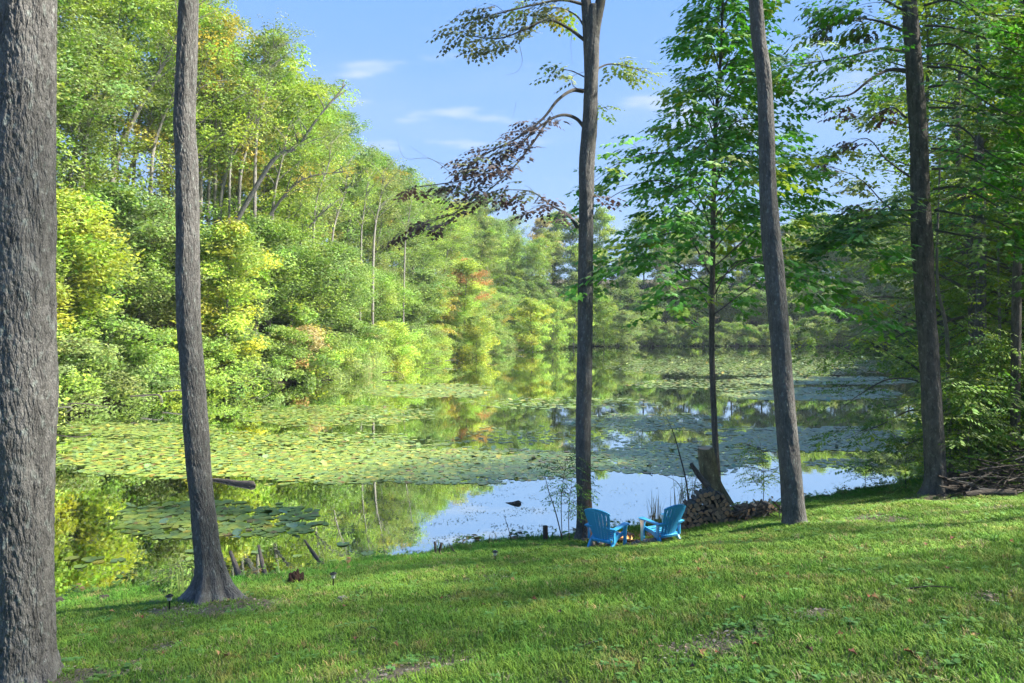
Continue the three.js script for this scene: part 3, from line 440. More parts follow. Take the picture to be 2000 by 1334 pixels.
// a leafy limb: a tube with side twigs and flat sprays; adds to the lists
function leafyLimb(L, pts, r0, r1, { n = 40, spread = 0.9, color, color2, mix = 0.2, from = 0.25, droop = 0.15, sc = 1, seed, gap = 0, flat = 0.18 }) {
  const r = rng(seed), curve = new THREE.CatmullRomCurve3(pts, false, 'centripetal'); L.limbs.push(tube(pts, [r0, lerp(r0, r1, 0.6), r1], { seg: 6, step: 0.15, capTop: false }));
  const twigs = Math.max(3, Math.round(n / 6));
  for (let i = 0; i < twigs; i++) {
    const t = from + (1 - from) * ((i + r()) / twigs); if (r() < gap) continue;
    const s = curve.getPoint(t), tg = curve.getTangent(t), side = i % 2 ? 1 : -1, across = V(-tg.z, 0, tg.x).normalize().multiplyScalar(side);
    const len = spread * (0.5 + 0.7 * r()) * (1.15 - 0.6 * Math.abs(t - 0.55)), dir = tg.clone().setY(tg.y * 0.5).multiplyScalar(0.75).addScaledVector(across, 0.75).add(V(0, (r() - 0.4) * 0.5, 0)).normalize();
    const e = s.clone().addScaledVector(dir, len).add(V(0, -droop * len, 0)), mid = s.clone().lerp(e, 0.5).add(V(0, 0.06 * len, 0));
    L.limbs.push(tube([s, mid, e], [Math.max(0.006, r1 * 0.8), 0.006, 0.003], { seg: 4, step: 0.2, capTop: false }));
    const yaw = Math.atan2(dir.x, dir.z), c = r() < mix ? color2 ?? color : color;
    for (let j = 0; j < n / twigs; j++) { const k = 0.25 + 0.75 * r(), p = s.clone().lerp(e, k).add(V((r() - 0.5) * 0.25, (r() - 0.5) * flat * 2, (r() - 0.5) * 0.25)); L.mats.push(mat(p, 0.1 + (r() - 0.5) * 0.5, yaw + (r() - 0.5) * 2.2, (r() - 0.5) * 0.5, sc * (0.7 + 0.5 * r()))); L.cols.push(tint(c, r, 0.45)); }
  }
}
function finish(tree, L, barkM, geo) { if (L.limbs.length) part(tree.g, 'branches', mergeGeometries(L.limbs), barkM); if (L.mats.length) addCrown(tree.g, geo, L.mats, L.cols); }
const lists = () => ({ limbs: [], mats: [], cols: [] });
function highCrown(tree, L, n, seed, color, reach = 4) {   // the crown above the picture
  const r = rng(seed);
  for (let i = 0; i < n; i++) { const t = 0.93 + 0.07 * r(), s = tree.curve.getPoint(t), az = i * 2.4 + r(), len = reach * (0.5 + 0.6 * r()); const e = s.clone().add(V(Math.cos(az) * len, len * (0.6 + 0.5 * r()), Math.sin(az) * len)); leafyLimb(L, [s, s.clone().lerp(e, 0.5).add(V(0, 0.3, 0)), e], 0.06, 0.015, { n: 30, spread: 1.5, color, seed: seed + i, sc: 1.2, flat: 0.4 }); }
}
const t1 = stem([[0, -4, 113], [120, -4, 107], [250, -4, 101], [450, -5, 95], [600, -6, 91], [850, -6, 93], [1050, -6, 96], [1200, -8, 101], [1270, -12, 104], [1318, -14, 106]], 6.7, { name: 'foreground_tree', label: 'thick grey trunk cut by the left edge, nearest of all trees', bark: M.barkGrey, seg: 132, step: 0.035, rough: 0.017, freq: 20, more: 9, flare: 0.3, flareH: 0.5 });
{ const L = lists(); highCrown(t1, L, 9, 501, C.maple, 3.5); finish(t1, L, M.barkGrey, SPRAY_MAPLE[0]); }
const t2 = stem([[0, 347, 391], [120, 343, 386], [250, 340, 382], [320, 343, 388], [450, 345, 388], [650, 348, 392], [760, 355, 402], [900, 364, 411], [1000, 373, 421], [1080, 379, 433], [1120, 382, 441], [1168, 383, 444]], 11.3, { name: 'lawn_tree', label: 'grey slightly bent trunk with spreading root flare at the lawn edge', bark: M.barkGrey, rough: 0.012, freq: 24, more: 9, flare: 1.35, flareH: 0.75, lobes: 4, phase: 0.4 });
{ const L = lists(); highCrown(t2, L, 9, 521, C.maple, 3.5);
  finish(t2, L, M.barkGrey, SPRAY_MAPLE[0]); }
const t3 = stem([[75, 1144, 1170], [150, 1142, 1168], [250, 1138, 1165], [310, 1131, 1162], [400, 1130, 1160], [500, 1130, 1158], [700, 1127, 1157], [850, 1125, 1153], [960, 1125, 1156], [1010, 1126, 1159], [1046, 1123, 1164]], 16.6, { name: 'forked_tree', label: 'slender forked grey trunk beside the first blue chair with purplish-leaved drooping branches', bark: M.barkGrey, seg: 72, rough: 0.01, freq: 26, more: 0.3, flare: 0.55, flareH: 0.5 });
{
  const L = lists(), o3 = (x, y, d = 0) => at(x, y, 16.6 + d).sub(t3.foot);
  for (const pts of [[[1153, 140], [1149, 60], [1144, 0], [1127, -120]], [[1157, 140], [1161, 60], [1173, 0], [1195, -140]]]) L.limbs.push(tube(pts.map(([x, y]) => o3(x, y)), [0.15, 0.14, 0.12, 0.085], { seg: 24, step: 0.08, rough: 0.008, freq: 26 }));
  const PU = { color: C.purple, color2: [0.1, 0.13, 0.04], mix: 0.3, spread: 0.85, droop: 0.25 };
  leafyLimb(L, [o3(1142, 250), o3(1126, 232), o3(1095, 225, -0.3), o3(1050, 250, -0.5), o3(1000, 300, -0.8), o3(930, 345, -1), o3(820, 365, -1.1)], 0.05, 0.01, { ...PU, n: 62, from: 0.36, seed: 601 });
  leafyLimb(L, [o3(1139, 178), o3(1120, 176, -0.1), o3(1090, 195, -0.4), o3(1060, 232, -0.7), o3(1010, 270, -0.9), o3(950, 300, -1.2), o3(890, 345, -1.4)], 0.055, 0.012, { ...PU, n: 70, from: 0.42, seed: 602 });
  leafyLimb(L, [o3(1075, 228, -0.4), o3(1040, 280, -0.5), o3(1000, 330, -0.6), o3(950, 375, -0.8), o3(880, 420, -1), o3(800, 440, -1.1)], 0.03, 0.008, { ...PU, n: 60, from: 0.15, seed: 603 });
  leafyLimb(L, [o3(1128, 445), o3(1110, 420, -0.2), o3(1075, 400, -0.4), o3(1040, 375, -0.6), o3(985, 370, -0.7)], 0.04, 0.008, { ...PU, n: 44, from: 0.3, seed: 604, spread: 0.7 });
  const TOP = { color: [0.08, 0.1, 0.04], color2: [0.13, 0.15, 0.04], mix: 0.4, spread: 0.8, droop: 0.2 };
  leafyLimb(L, [o3(1141, 78), o3(1110, 55, -0.2), o3(1070, 38, -0.4), o3(1030, 55, -0.7), o3(975, 75, -0.9), o3(915, 70, -1)], 0.045, 0.01, { ...TOP, n: 66, from: 0.3, seed: 605 });
  leafyLimb(L, [o3(1145, 10), o3(1100, 0, -0.3), o3(1040, 10, -0.6), o3(980, 25, -0.9), o3(925, 40, -1)], 0.04, 0.01, { ...TOP, n: 60, from: 0.15, seed: 606 });
  leafyLimb(L, [o3(1140, 50), o3(1125, 30, 0.4), o3(1090, 15, 0.8), o3(1050, 20, 1)], 0.03, 0.008, { color: C.gold, color2: C.yellowGreen, mix: 0.5, n: 30, spread: 0.6, from: 0.2, seed: 607 });
  leafyLimb(L, [o3(1165, 135), o3(1190, 125, 0.2), o3(1225, 130, 0.3), o3(1272, 145, 0.4)], 0.025, 0.006, { color: C.olive, color2: C.rust, mix: 0.4, n: 26, spread: 0.35, from: 0.15, seed: 608 });
  leafyLimb(L, [o3(1141, 150), o3(1120, 140), o3(1100, 135, -0.2)], 0.02, 0.006, { color: C.olive, n: 10, spread: 0.3, seed: 609 });
  leafyLimb(L, [o3(1160, 215), o3(1175, 210), o3(1186, 212)], 0.012, 0.004, { color: C.light, n: 5, spread: 0.2, seed: 610 });
  leafyLimb(L, [o3(1158, 385), o3(1168, 384)], 0.01, 0.004, { color: C.purple, n: 4, spread: 0.15, seed: 611 });
  for (const [pts, r] of [[[[1141, 178], [1120, 168], [1118, 150], [1142, 140]], 0.015], [[[1118, 60], [1115, 90], [1118, 125]], 0.006], [[[1015, 90], [1020, 120], [1010, 140], [985, 147]], 0.006], [[[890, 345], [840, 310], [790, 308], [775, 270]], 0.007], [[[880, 325], [840, 310], [800, 285]], 0.005], [[[1008, 200], [1005, 215], [1000, 235]], 0.004]]) L.limbs.push(tube(pts.map(([x, y], i) => o3(x, y, -0.5)), [r, r * 0.5, r * 0.3], { seg: 4, step: 0.1, capTop: false }));
  finish(t3, L, M.barkBrown, SPRAY_MAPLE[1]);
}
const t4 = stem([[0, 1460, 1491], [80, 1466, 1499], [150, 1474, 1510], [250, 1478, 1516], [350, 1481, 1517], [450, 1487, 1523], [550, 1496, 1533], [650, 1503, 1541], [750, 1510, 1549], [850, 1518, 1558], [950, 1525, 1568], [1028, 1530, 1577]], 15, { name: 'straight_tree', label: 'plain straight grey trunk leaning left, standing beside the firewood stack', bark: M.barkGrey, seg: 84, rough: 0.009, freq: 28, more: 8, flare: 0.12, flareH: 0.3 });
{ const L = lists(); highCrown(t4, L, 9, 541, C.maple, 3.5); finish(t4, L, M.barkGrey, SPRAY_MAPLE[0]); }
const t5 = stem([[0, 1760, 1791], [70, 1765, 1797], [150, 1768, 1805], [300, 1778, 1812], [450, 1783, 1817], [600, 1790, 1826], [700, 1797, 1833], [800, 1803, 1838], [900, 1807, 1845], [940, 1807, 1847], [967, 1808, 1848]], 18, { name: 'buttressed_tree', label: 'dark brown trunk with buttressed roots in front of the brush pile', bark: M.barkBrown, seg: 84, rough: 0.014, freq: 24, more: 7, flare: 0.9, flareH: 0.6, lobes: 5, phase: 2 });
{
  const L = lists(), o5 = (x, y, d = 0) => at(x, y, 18 + d).sub(t5.foot), K = { color: C.maple, color2: C.green, mix: 0.3, spread: 1 };
  leafyLimb(L, [o5(1768, 138), o5(1740, 136), o5(1700, 155, -0.3), o5(1660, 185, -0.5), o5(1620, 190, -0.6), o5(1575, 210, -0.8)], 0.06, 0.01, { ...K, n: 30, seed: 701, from: 0.4, gap: 0.2 });
  leafyLimb(L, [o5(1768, 100), o5(1720, 95, -0.4), o5(1660, 110, -0.8), o5(1600, 120, -1), o5(1530, 130, -1.2)], 0.05, 0.01, { ...K, n: 80, seed: 702, from: 0.15, spread: 1.2, flat: 0.35 });
  leafyLimb(L, [o5(1766, 60), o5(1710, 40, 0.5), o5(1660, 35, 0.8), o5(1600, 40, 1)], 0.04, 0.01, { ...K, color: [0.08, 0.1, 0.05], n: 70, seed: 703, from: 0.15, spread: 1.1 });
  leafyLimb(L, [o5(1765, 20), o5(1700, -10, -0.5), o5(1640, -5, -0.8)], 0.04, 0.01, { ...K, n: 60, seed: 704, from: 0.1, spread: 1.2 });
  leafyLimb(L, [o5(1770, 230), o5(1740, 210, 0.8), o5(1700, 225, 1.4), o5(1650, 215, 1.8)], 0.03, 0.006, { color: C.purple, color2: C.olive, mix: 0.3, n: 34, seed: 705, from: 0.3, gap: 0.3, spread: 0.7 });
  leafyLimb(L, [o5(1776, 345), o5(1730, 310, 1), o5(1690, 270, 1.6), o5(1640, 290, 2)], 0.03, 0.006, { color: C.purple, color2: C.olive, mix: 0.5, n: 36, seed: 706, from: 0.3, gap: 0.3, spread: 0.7 });
  leafyLimb(L, [o5(1780, 430), o5(1730, 400, 0.8), o5(1680, 350, 1.4), o5(1610, 320, 1.8)], 0.03, 0.006, { color: C.olive, color2: C.purple, mix: 0.4, n: 44, seed: 707, from: 0.3, gap: 0.25, spread: 0.8 });
  for (const [dx, y0, s] of [[0, 400, 1], [-30, 420, 2], [-70, 440, 3]]) leafyLimb(L, [o5(1782, y0 - 10), o5(1745 + dx * 0.5, y0 - 5, -0.6), o5(1700 + dx * 0.6, y0 + 25, -1), o5(1650 + dx * 0.3, y0 + 50, -1.4)], 0.03, 0.008, { ...K, color: C.deep, n: 60, seed: 710 + s, from: 0.2, spread: 0.9 });
  for (let i = 0; i < 13; i++) { const r = rng(720 + i), y = -30 + 40 * i, x = 1805 + 0.05 * y; leafyLimb(L, [o5(x, y), o5(x + 50, y - 10 + 20 * r(), -0.6), o5(x + 110 + 60 * r(), y + 20 + 40 * r(), -1.2 - r()), o5(x + 170 + 60 * r(), y + 60 + 30 * r(), -1.5)], 0.035, 0.008, { ...K, color: i % 3 ? C.maple : C.deep, n: 52, seed: 740 + i, from: 0.25, spread: 1.2, flat: 0.3 }); }
  highCrown(t5, L, 9, 561, C.maple, 4);
  finish(t5, L, M.barkBrown, SPRAY_MAPLE[0]);
}
// the young maple over the firewood
const t6 = stem([[0, 1409, 1414], [100, 1405, 1411], [200, 1397, 1404], [300, 1392, 1400], [400, 1389, 1398], [500, 1387, 1397], [700, 1385, 1396], [870, 1391, 1404], [930, 1394, 1408], [985, 1396, 1411]], 19, { name: 'young_maple', label: 'young green maple with layered leafy boughs behind the firewood stack', bark: M.barkBrown, seg: 20, step: 0.12, rough: 0.004, freq: 30, more: 2.5, flare: 0.2, flareH: 0.3 });
{
  const L = lists(), r = rng(61), H = t6.path[t6.path.length - 1].y;
  const reach = (h) => h < 7 ? 3.6 : h < 9.5 ? lerp(3.5, 2.7, (h - 7) / 2.5) : h < 12 ? lerp(2.7, 1.3, (h - 9.5) / 2.5) : lerp(1.2, 0.5, clamp((h - 12) / 5, 0, 1));
  for (let i = 0; i < 70; i++) {
    const h = 5.9 + (H - 6.1) * Math.pow((i + r()) / 70, 1.2), t = clamp(h / H, 0, 0.995), s = t6.curve.getPoint(t), az = i * 2.4 + 0.6 * r(), len = Math.max(0.4, 0.8 * reach(h)) * (0.45 + 0.75 * r());
    const rise = lerp(0.2, 0.75, clamp((h - 5) / 8, 0, 1)), dx = Math.cos(az) * len, dz = Math.sin(az) * len;
    const e = s.clone().add(V(dx, len * rise - 0.1 * len, dz)), mid = s.clone().add(V(dx * 0.5, len * rise * 0.75 + 0.12 * len, dz * 0.5));
    const lit = C.maple;
    leafyLimb(L, [s, mid, e, e.clone().add(V(dx * 0.18, -0.16 * len, dz * 0.18))], 0.022, 0.005, { n: 12 + 10 * len, spread: 0.8 * Math.sqrt(len), flat: 0.34, color: lit, color2: C.yellowGreen, mix: 0.12, seed: 800 + i, gap: 0.12, from: 0.2, sc: 1.22 });
  }
  finish(t6, L, M.barkBrown, SPRAY_MAPLE[0]);
}
// the beech hanging over the water on the right
{
  const foot = onGround(15.4, -22.6, -0.1), g = thing('beech_tree', 'beech with long low feathery boughs drooping over the water behind the buttressed trunk', 'tree', foot), L = lists(), ob = (x, y, d) => at(x, y, d).sub(foot);
  part(g, 'trunk', tube([V(0, 0, 0), V(0.1, 4, 0), V(0.3, 9, -0.3), V(0.2, 15, -0.5)], [0.2, 0.17, 0.12, 0.05], { seg: 16, step: 0.3, flare: 0.4, rough: 0.004 }), M.barkGrey);
  const B = { color: [0.15, 0.27, 0.035], color2: C.yellowGreen, mix: 0.3, sc: 1.0, droop: 0.3, flat: 0.25 };
  const bough = [[[1885, 880, 22.5], [1800, 730, 22], [1740, 690, 21.5], [1690, 665, 21], [1620, 650, 20.5]], [[1885, 860, 22.5], [1820, 760, 22], [1740, 740, 21], [1680, 770, 20.5], [1640, 800, 20]], [[1885, 840, 22.5], [1790, 800, 21.5], [1720, 830, 21], [1670, 850, 20.5]], [[1880, 640, 23], [1800, 590, 23], [1720, 580, 23], [1650, 590, 23], [1590, 640, 23]], [[1880, 560, 23], [1800, 520, 24], [1740, 500, 24], [1690, 510, 24]], [[1880, 620, 23], [1790, 640, 22], [1700, 680, 21.5], [1590, 690, 21]], [[1880, 700, 23], [1810, 690, 24], [1740, 640, 25], [1660, 610, 25]], [[1890, 500, 23], [1830, 460, 24], [1760, 460, 25]], [[1885, 900, 22], [1830, 850, 21], [1770, 870, 20.5], [1720, 910, 20]], [[1890, 780, 23], [1840, 760, 25], [1760, 790, 26], [1700, 800, 26]]];
  bough.forEach((b, i) => leafyLimb(L, b.map(([x, y, d]) => ob(x, y, d)), 0.05, 0.006, { ...B, n: 56, seed: 900 + i, from: 0.2, spread: 1.5 }));
  const r = rng(93);
  for (let i = 0; i < 16; i++) { const h = 5 + 10 * r(), az = r() * 6.283, len = 2.5 + 1.5 * r(), s = V(0.2, h, -0.3), e = s.clone().add(V(Math.cos(az) * len, 0.3, Math.sin(az) * len)); leafyLimb(L, [s, s.clone().lerp(e, 0.5).add(V(0, 0.5, 0)), e], 0.03, 0.006, { ...B, n: 40, seed: 930 + i, spread: 1.2 }); }
  part(g, 'branches', mergeGeometries(L.limbs), M.barkBrown); addCrown(g, SPRAY_BEECH[0], L.mats, L.cols);
}
// bare and thin stems of the shaded wood
const stems = [[[1858, 905], [1852, 760], [1848, 640], [1832, 560]], 21, 0.065, 'thin pale sapling stem right beside the buttressed trunk', [[1983, 868], [1984, 700], [1987, 520], [1992, 400], [1996, 200]], 19.5, 0.13, 'smooth dark trunk near the right edge above the brush pile', [[1905, 690], [1898, 560], [1890, 440], [1872, 320]], 27, 0.16, 'dark twin trunk, left one, deep in the shaded wood', [[1925, 690], [1915, 560], [1905, 440], [1908, 320]], 27.6, 0.17, 'dark twin trunk, right one, deep in the shaded wood', [[1955, 720], [1952, 600], [1950, 540]], 25, 0.05, 'thin pale stem between the twin trunks and the right edge'];
for (let i = 0; i < stems.length; i += 4) {
  const pts = stems[i].map(([x, y]) => at(x, y, stems[i + 1])), foot = onGround(pts[0].x, pts[0].z, -0.1), g = thing('slender_tree', stems[i + 3], 'tree', foot), path = [foot, ...pts.slice(1)].map((p) => p.clone().sub(foot));
  const last = path[path.length - 1]; path.push(last.clone().add(V(0.2, 4, -0.3)));
  part(g, 'trunk', tube(path, [stems[i + 2], stems[i + 2] * 0.9, stems[i + 2] * 0.7, stems[i + 2] * 0.4], { seg: 14, step: 0.2, rough: 0.004, flare: 0.2 }), i === 0 || i === 16 ? M.barkPale : M.barkBrown);
  const L = lists(), r = rng(960 + i), curve = new THREE.CatmullRomCurve3(path);
  for (let k = 0; k < 14; k++) { const s = curve.getPoint(0.3 + 0.69 * r()), az = r() * 6.283, len = 1 + 1.3 * r(), e = s.clone().add(V(Math.cos(az) * len, 0.1, Math.sin(az) * len)); leafyLimb(L, [s, s.clone().lerp(e, 0.5).add(V(0, 0.15, 0)), e], 0.015, 0.004, { n: 12, spread: 0.8, color: k % 3 ? C.green : C.yellowGreen, color2: C.gold, mix: 0.12, seed: 970 + i * 20 + k }); }
  finish({ g }, L, M.twig, SPRAY_BEECH[1]);
}

// ------------------------------------------------------------------ lily pads
{
  const r = rng(123);
  function padGeo(seed) {
    const q = rng(seed), N = 18, pos = [0, 0.004, 0], idx = [], a0 = 0.22;
    for (let k = 0; k < 2; k++) for (let i = 0; i <= N; i++) { const th = a0 + (i / N) * (6.283 - 2 * a0), rr = (k ? 1 : 0.6) * (1 + (k ? 0.05 * Math.sin(th * 5 + seed) : 0)); pos.push(Math.cos(th) * rr, 0.004 + (k ? 0.05 * Math.max(0, Math.sin(th * 2 + seed * 1.7)) + 0.02 * q() : 0.012), Math.sin(th) * rr); }
    for (let i = 0; i < N; i++) { idx.push(0, 2 + i, 1 + i); const a = 1 + i, b = a + N + 1; idx.push(a, a + 1, b, a + 1, b + 1, b); }
    const g = new THREE.BufferGeometry(); g.setAttribute('position', new THREE.Float32BufferAttribute(pos, 3)); g.setIndex(idx); g.computeVertexNormals(); return g;
  }
  const geos = [padGeo(1), padGeo(2), padGeo(3)];
  const padCols = [[0.15, 0.23, 0.05], [0.2, 0.26, 0.045], [0.13, 0.2, 0.07], [0.25, 0.27, 0.05], [0.36, 0.29, 0.04], [0.19, 0.11, 0.05]].map((c) => new THREE.Color().setRGB(...c));
  const padM = padCols.map((color, i) => new THREE.MeshPhysicalMaterial({ name: 'lily pad', color, roughness: 0.36, specularIntensity: 1, ior: 2, side: THREE.DoubleSide }));
  const pickCol = () => { const q = r(); return q < 0.3 ? 0 : q < 0.6 ? 1 : q < 0.82 ? 2 : q < 0.93 ? 3 : q < 0.97 ? 4 : 5; };
  // patches by where they lie in view: x0, x1, y0, y1, cover, threshold
  const patches = [[215, 640, 978, 1054, 0.85], [120, 235, 1088, 1112, 0.35], [60, 900, 842, 936, 0.88], [110, 440, 826, 852, 0.7], [470, 850, 790, 832, 0.5], [400, 1140, 872, 948, 0.9], [720, 960, 748, 778, 0.8], [880, 1180, 880, 935, 0.9], [1140, 1500, 862, 930, 0.9], [1100, 1420, 806, 842, 0.55], [1380, 1800, 832, 884, 0.92], [1400, 1760, 756, 782, 0.85], [1430, 1800, 735, 752, 0.8], [1180, 1760, 692, 734, 0.3], [900, 1300, 775, 800, 0.22], [1560, 1740, 895, 915, 0.5], [1220, 1500, 740, 760, 0.3], [540, 760, 1075, 1100, 0.12], [300, 560, 1000, 1100, 0.03], [880, 1250, 830, 870, 0.15], [620, 700, 1060, 1066, 0.3]];
  const pads = [], cell = new Map();
  for (const [x0, x1, y0, y1, cover] of patches) {
    const a = onWater(x0, y1), b = onWater(x1, y1), c = onWater(x0, y0), d = onWater(x1, y0), z0 = a.z, z1 = c.z, area = Math.abs(z1 - z0) * (b.x - a.x + d.x - c.x) / 2, far = -(z0 + z1) / 2, size = far > 45 ? 0.15 : far > 24 ? 0.105 : 0.13, n = Math.min(11000, Math.round(area * -Math.log(1 - cover) / (size * size * 2.6)));
    for (let i = 0; i < n; i++) {
      const v = r(), py = y0 + (y1 - y0) * v, px = x0 + (x1 - x0) * r(), p = onWater(px, py);
      const ex = (px - (x0 + x1) / 2) / ((x1 - x0) / 2), ey = (py - (y0 + y1) / 2) / ((y1 - y0) / 2), edge = 1 - Math.pow(Math.abs(ex), 2.5) - Math.pow(Math.abs(ey), 2.5);
      if (edge + 0.55 * fbm2(p.x * 0.32, p.z * 0.32, 4) + 0.85 * fbm2(p.x * 0.3 + 7, p.z * 0.95, 4) + 0.35 * fbm2(p.x * 1.8, p.z * 2.2, 3) < 0.16 + 0.25 * (1 - cover) * r() || lakeDist(p.x, p.z) > -0.5) continue;
      const R = size * (0.65 + 0.65 * r()), key = Math.round(p.x / 0.3) + ',' + Math.round(p.z / 0.3), list = cell.get(key) ?? []; let hit = false;
      for (const q of list) if (Math.hypot(q.x - p.x, q.z - p.z) < (q.R + R) * 0.55) { hit = true; break; }
      if (hit) continue;
      const pad = { x: p.x, z: p.z, R, c: pickCol(), yaw: r() * 6.283, g: Math.floor(r() * 3), tilt: r() < 0.03 ? 0.2 + 0.3 * r() : 0.02 * r(), lift: 0.004 + 0.012 * r() };
      list.push(pad); cell.set(key, list); pads.push(pad);
    }
  }
  pads.sort((a, b) => b.R / -b.z - a.R / -a.z);
  const pm = (p) => mat(V(p.x, p.lift + p.R * Math.sin(p.tilt) * 0.8, p.z), p.tilt, p.yaw, 0, p.R);
  const names = ['green', 'yellow-green', 'greyish green', 'pale yellow-green', 'yellowed', 'browned'];
  pads.slice(0, 300).forEach((p) => { const m = shade(new THREE.Mesh(geos[p.g], padM[p.c])); m.applyMatrix4(pm(p)); top(m, 'lily_pad', `${names[p.c]} round lily pad${p.tilt > 0.1 ? ' tipped up on edge' : ''} floating near the second trunk`, 'lily pad', `${names[p.c]} lily pads near the second trunk`); });
  const rest = pads.slice(300), white = new THREE.MeshPhysicalMaterial({ name: 'lily pad', color: 0xffffff, roughness: 0.36, specularIntensity: 1, ior: 2, side: THREE.DoubleSide });
  const all = new THREE.InstancedMesh(geos[0], white, rest.length); shade(all); const cc = new THREE.Color();
  rest.forEach((p, i) => { all.setMatrixAt(i, pm(p)); const k = tint(padCols[p.c].toArray(), r, 0.4); all.setColorAt(i, cc.setRGB(...k)); });
  top(all, 'lily_field', 'wide spread of small floating lily pads further out on the lake', undefined, undefined, 'stuff');
  console.log('pads', pads.length);
  // scum, fallen leaves and specks on the open water
  const F = geoOf((() => { const o = []; leafTris(o, KITE, 0.06, mat(V(0, 0.004, 0), 0, 0, 0), 0.02, 0); return o; })()), fm = [], fc = [];
  for (let i = 0; i < 20000; i++) { const px = i % 2 ? 100 + 1650 * r() : 620 + 520 * r(), py = 940 + 190 * r(), p = onWater(px, py); if (lakeDist(p.x, p.z) > -0.1 || fbm2(p.x * 0.5 + 5, p.z * 0.8, 4) < 0.02 + 0.4 * r()) continue; fm.push(mat(V(p.x, 0.006, p.z), 0, r() * 6.283, 0, 0.3 + 0.8 * r())); fc.push(tint(r() < 0.6 ? [0.06, 0.07, 0.03] : [0.2, 0.22, 0.08], r)); }
  top(instanced('x', F, M.leaf, fm, fc), 'floating_debris', 'dark specks of floating leaves and weed near the shore', undefined, undefined, 'stuff');
}

// ------------------------------------------------------------------ blue chairs
const chairM = new THREE.MeshPhysicalMaterial({ name: 'blue resin', color: new THREE.Color(0.05, 0.35, 0.64), roughness: 0.45, specularIntensity: 0.8 });
function extr(pts, depth, bevel = 0.004) { const s = new THREE.Shape(pts.map(([x, y]) => new THREE.Vector2(x, y))); return new THREE.ExtrudeGeometry(s, { depth: depth - 2 * bevel, bevelEnabled: true, bevelThickness: bevel, bevelSize: bevel, bevelSegments: 2, steps: 1 }).translate(0, 0, -depth / 2 + bevel); }
function makeChair() {           // faces -z, feet at y = 0
  const g = new THREE.Group(), tiltB = 0.36;
  // the back: seven fanned slats under an arched rim, in the plane of the back (x, v), then leaned
  const back = new THREE.Matrix4().makeTranslation(0, 0.2, 0.2).multiply(new THREE.Matrix4().makeRotationX(tiltB));
  const wB = 0.2, wT = 0.31, vTop = (x) => 0.84 - 0.95 * x * x - 1.6 * x * x * x * x, H = 0.62;
  for (let i = 0; i < 7; i++) {
    const e = (k, v) => ((k / 7) * 2 - 1) * lerp(wB, wT, clamp(v / H, 0, 1.05)), gp = 0.0065, a = i, b = i + 1;
    const pts = [[e(a, 0) + gp, 0], [e(b, 0) - gp, 0], [e(b, 0.3) - gp, 0.3], [e(b, H) - gp, Math.min(H, vTop(e(b, H)) - 0.02)]];
    for (let k = 0; k <= 4; k++) { const x = lerp(e(b, H) - gp, e(a, H) + gp, k / 4); pts.push([x, Math.max(vTop(x) - 0.02, 0.5)]); }
    pts.push([e(a, H) + gp, Math.min(H, vTop(e(a, H)) - 0.02)], [e(a, 0.3) + gp, 0.3]);
    const dish = 0.035 * Math.pow(Math.abs(i - 3) / 3, 2);
    part(g, 'back_slat', extr(pts, 0.016).translate(0, 0, -dish).applyMatrix4(back), chairM);
  }
  const rim = []; for (let k = 0; k <= 20; k++) { const x = lerp(-0.315, 0.315, k / 20); rim.push([x, vTop(x)]); } for (let k = 20; k >= 0; k--) { const x = lerp(-0.3, 0.3, k / 20); rim.push([x, vTop(x) - 0.075]); }
  const bend = (geo) => { const p = geo.attributes.position; for (let i = 0; i < p.count; i++) p.setZ(i, p.getZ(i) - 0.035 * Math.pow(p.getX(i) / 0.27, 2)); geo.computeVertexNormals(); return geo; };
  part(g, 'back_rim', bend(extr(rim, 0.026)).applyMatrix4(back), chairM);
  part(g, 'back_rail', bend(extr([[-0.33, 0.3], [0.33, 0.3], [0.33, 0.355], [-0.33, 0.355]], 0.05)).translate(0, 0, 0.012).applyMatrix4(back), chairM);
  part(g, 'back_rail', extr([[-0.235, 0.0], [0.235, 0.0], [0.235, 0.05], [-0.235, 0.05]], 0.04).translate(0, 0, 0.012).applyMatrix4(back), chairM);
  for (let i = 0; i < 6; i++) { const z = 0.17 - i * 0.087; part(g, 'seat_slat', new THREE.ExtrudeGeometry(new THREE.Shape([[-0.25, -0.036], [0.25, -0.036], [0.25, 0.036], [-0.25, 0.036]].map(([x, y]) => new THREE.Vector2(x, y))), { depth: 0.012, bevelEnabled: true, bevelSize: 0.004, bevelThickness: 0.004, bevelSegments: 1 }).rotateX(-Math.PI / 2 - 0.16).translate(0, 0.25 + 0.016 * i - (i === 5 ? 0.02 : 0), z), chairM); }
  for (const s of [-1, 1]) {
    const X = s * 0.3;
    // arm: broad paddle
    const arm = [[-0.05, 0.26], [-0.055, -0.2], [-0.085, -0.36], [-0.06, -0.42], [0.06, -0.42], [0.085, -0.36], [0.055, -0.2], [0.045, 0.26]];
    part(g, 'armrest', extr(arm, 0.03).rotateX(-Math.PI / 2).rotateY(Math.PI).translate(s * 0.335, 0.525, 0.03), chairM);
    // front leg, flaring out to the arm
    part(g, 'leg', extr([[-0.06, 0], [0.045, 0], [0.05, 0.3], [0.085, 0.51], [-0.075, 0.51], [-0.045, 0.3]], 0.045).rotateY(Math.PI / 2).translate(s * 0.325, 0, -0.31), chairM);
    // rear leg sweeping down and back from the seat rail
    part(g, 'leg', extr([[0.33, 0.26], [0.33, 0.34], [0.0, 0.31], [-0.2, 0.2], [-0.36, 0.0], [-0.27, 0.0], [-0.13, 0.14], [0.05, 0.24]], 0.045).rotateY(Math.PI / 2).translate(s * 0.275, 0, 0.02), chairM);
    part(g, 'arm_support', extr([[-0.03, 0.22], [0.03, 0.22], [0.04, 0.51], [-0.04, 0.51]], 0.03).rotateY(Math.PI / 2).translate(s * 0.315, 0, 0.2), chairM);
  }
  return g;
}
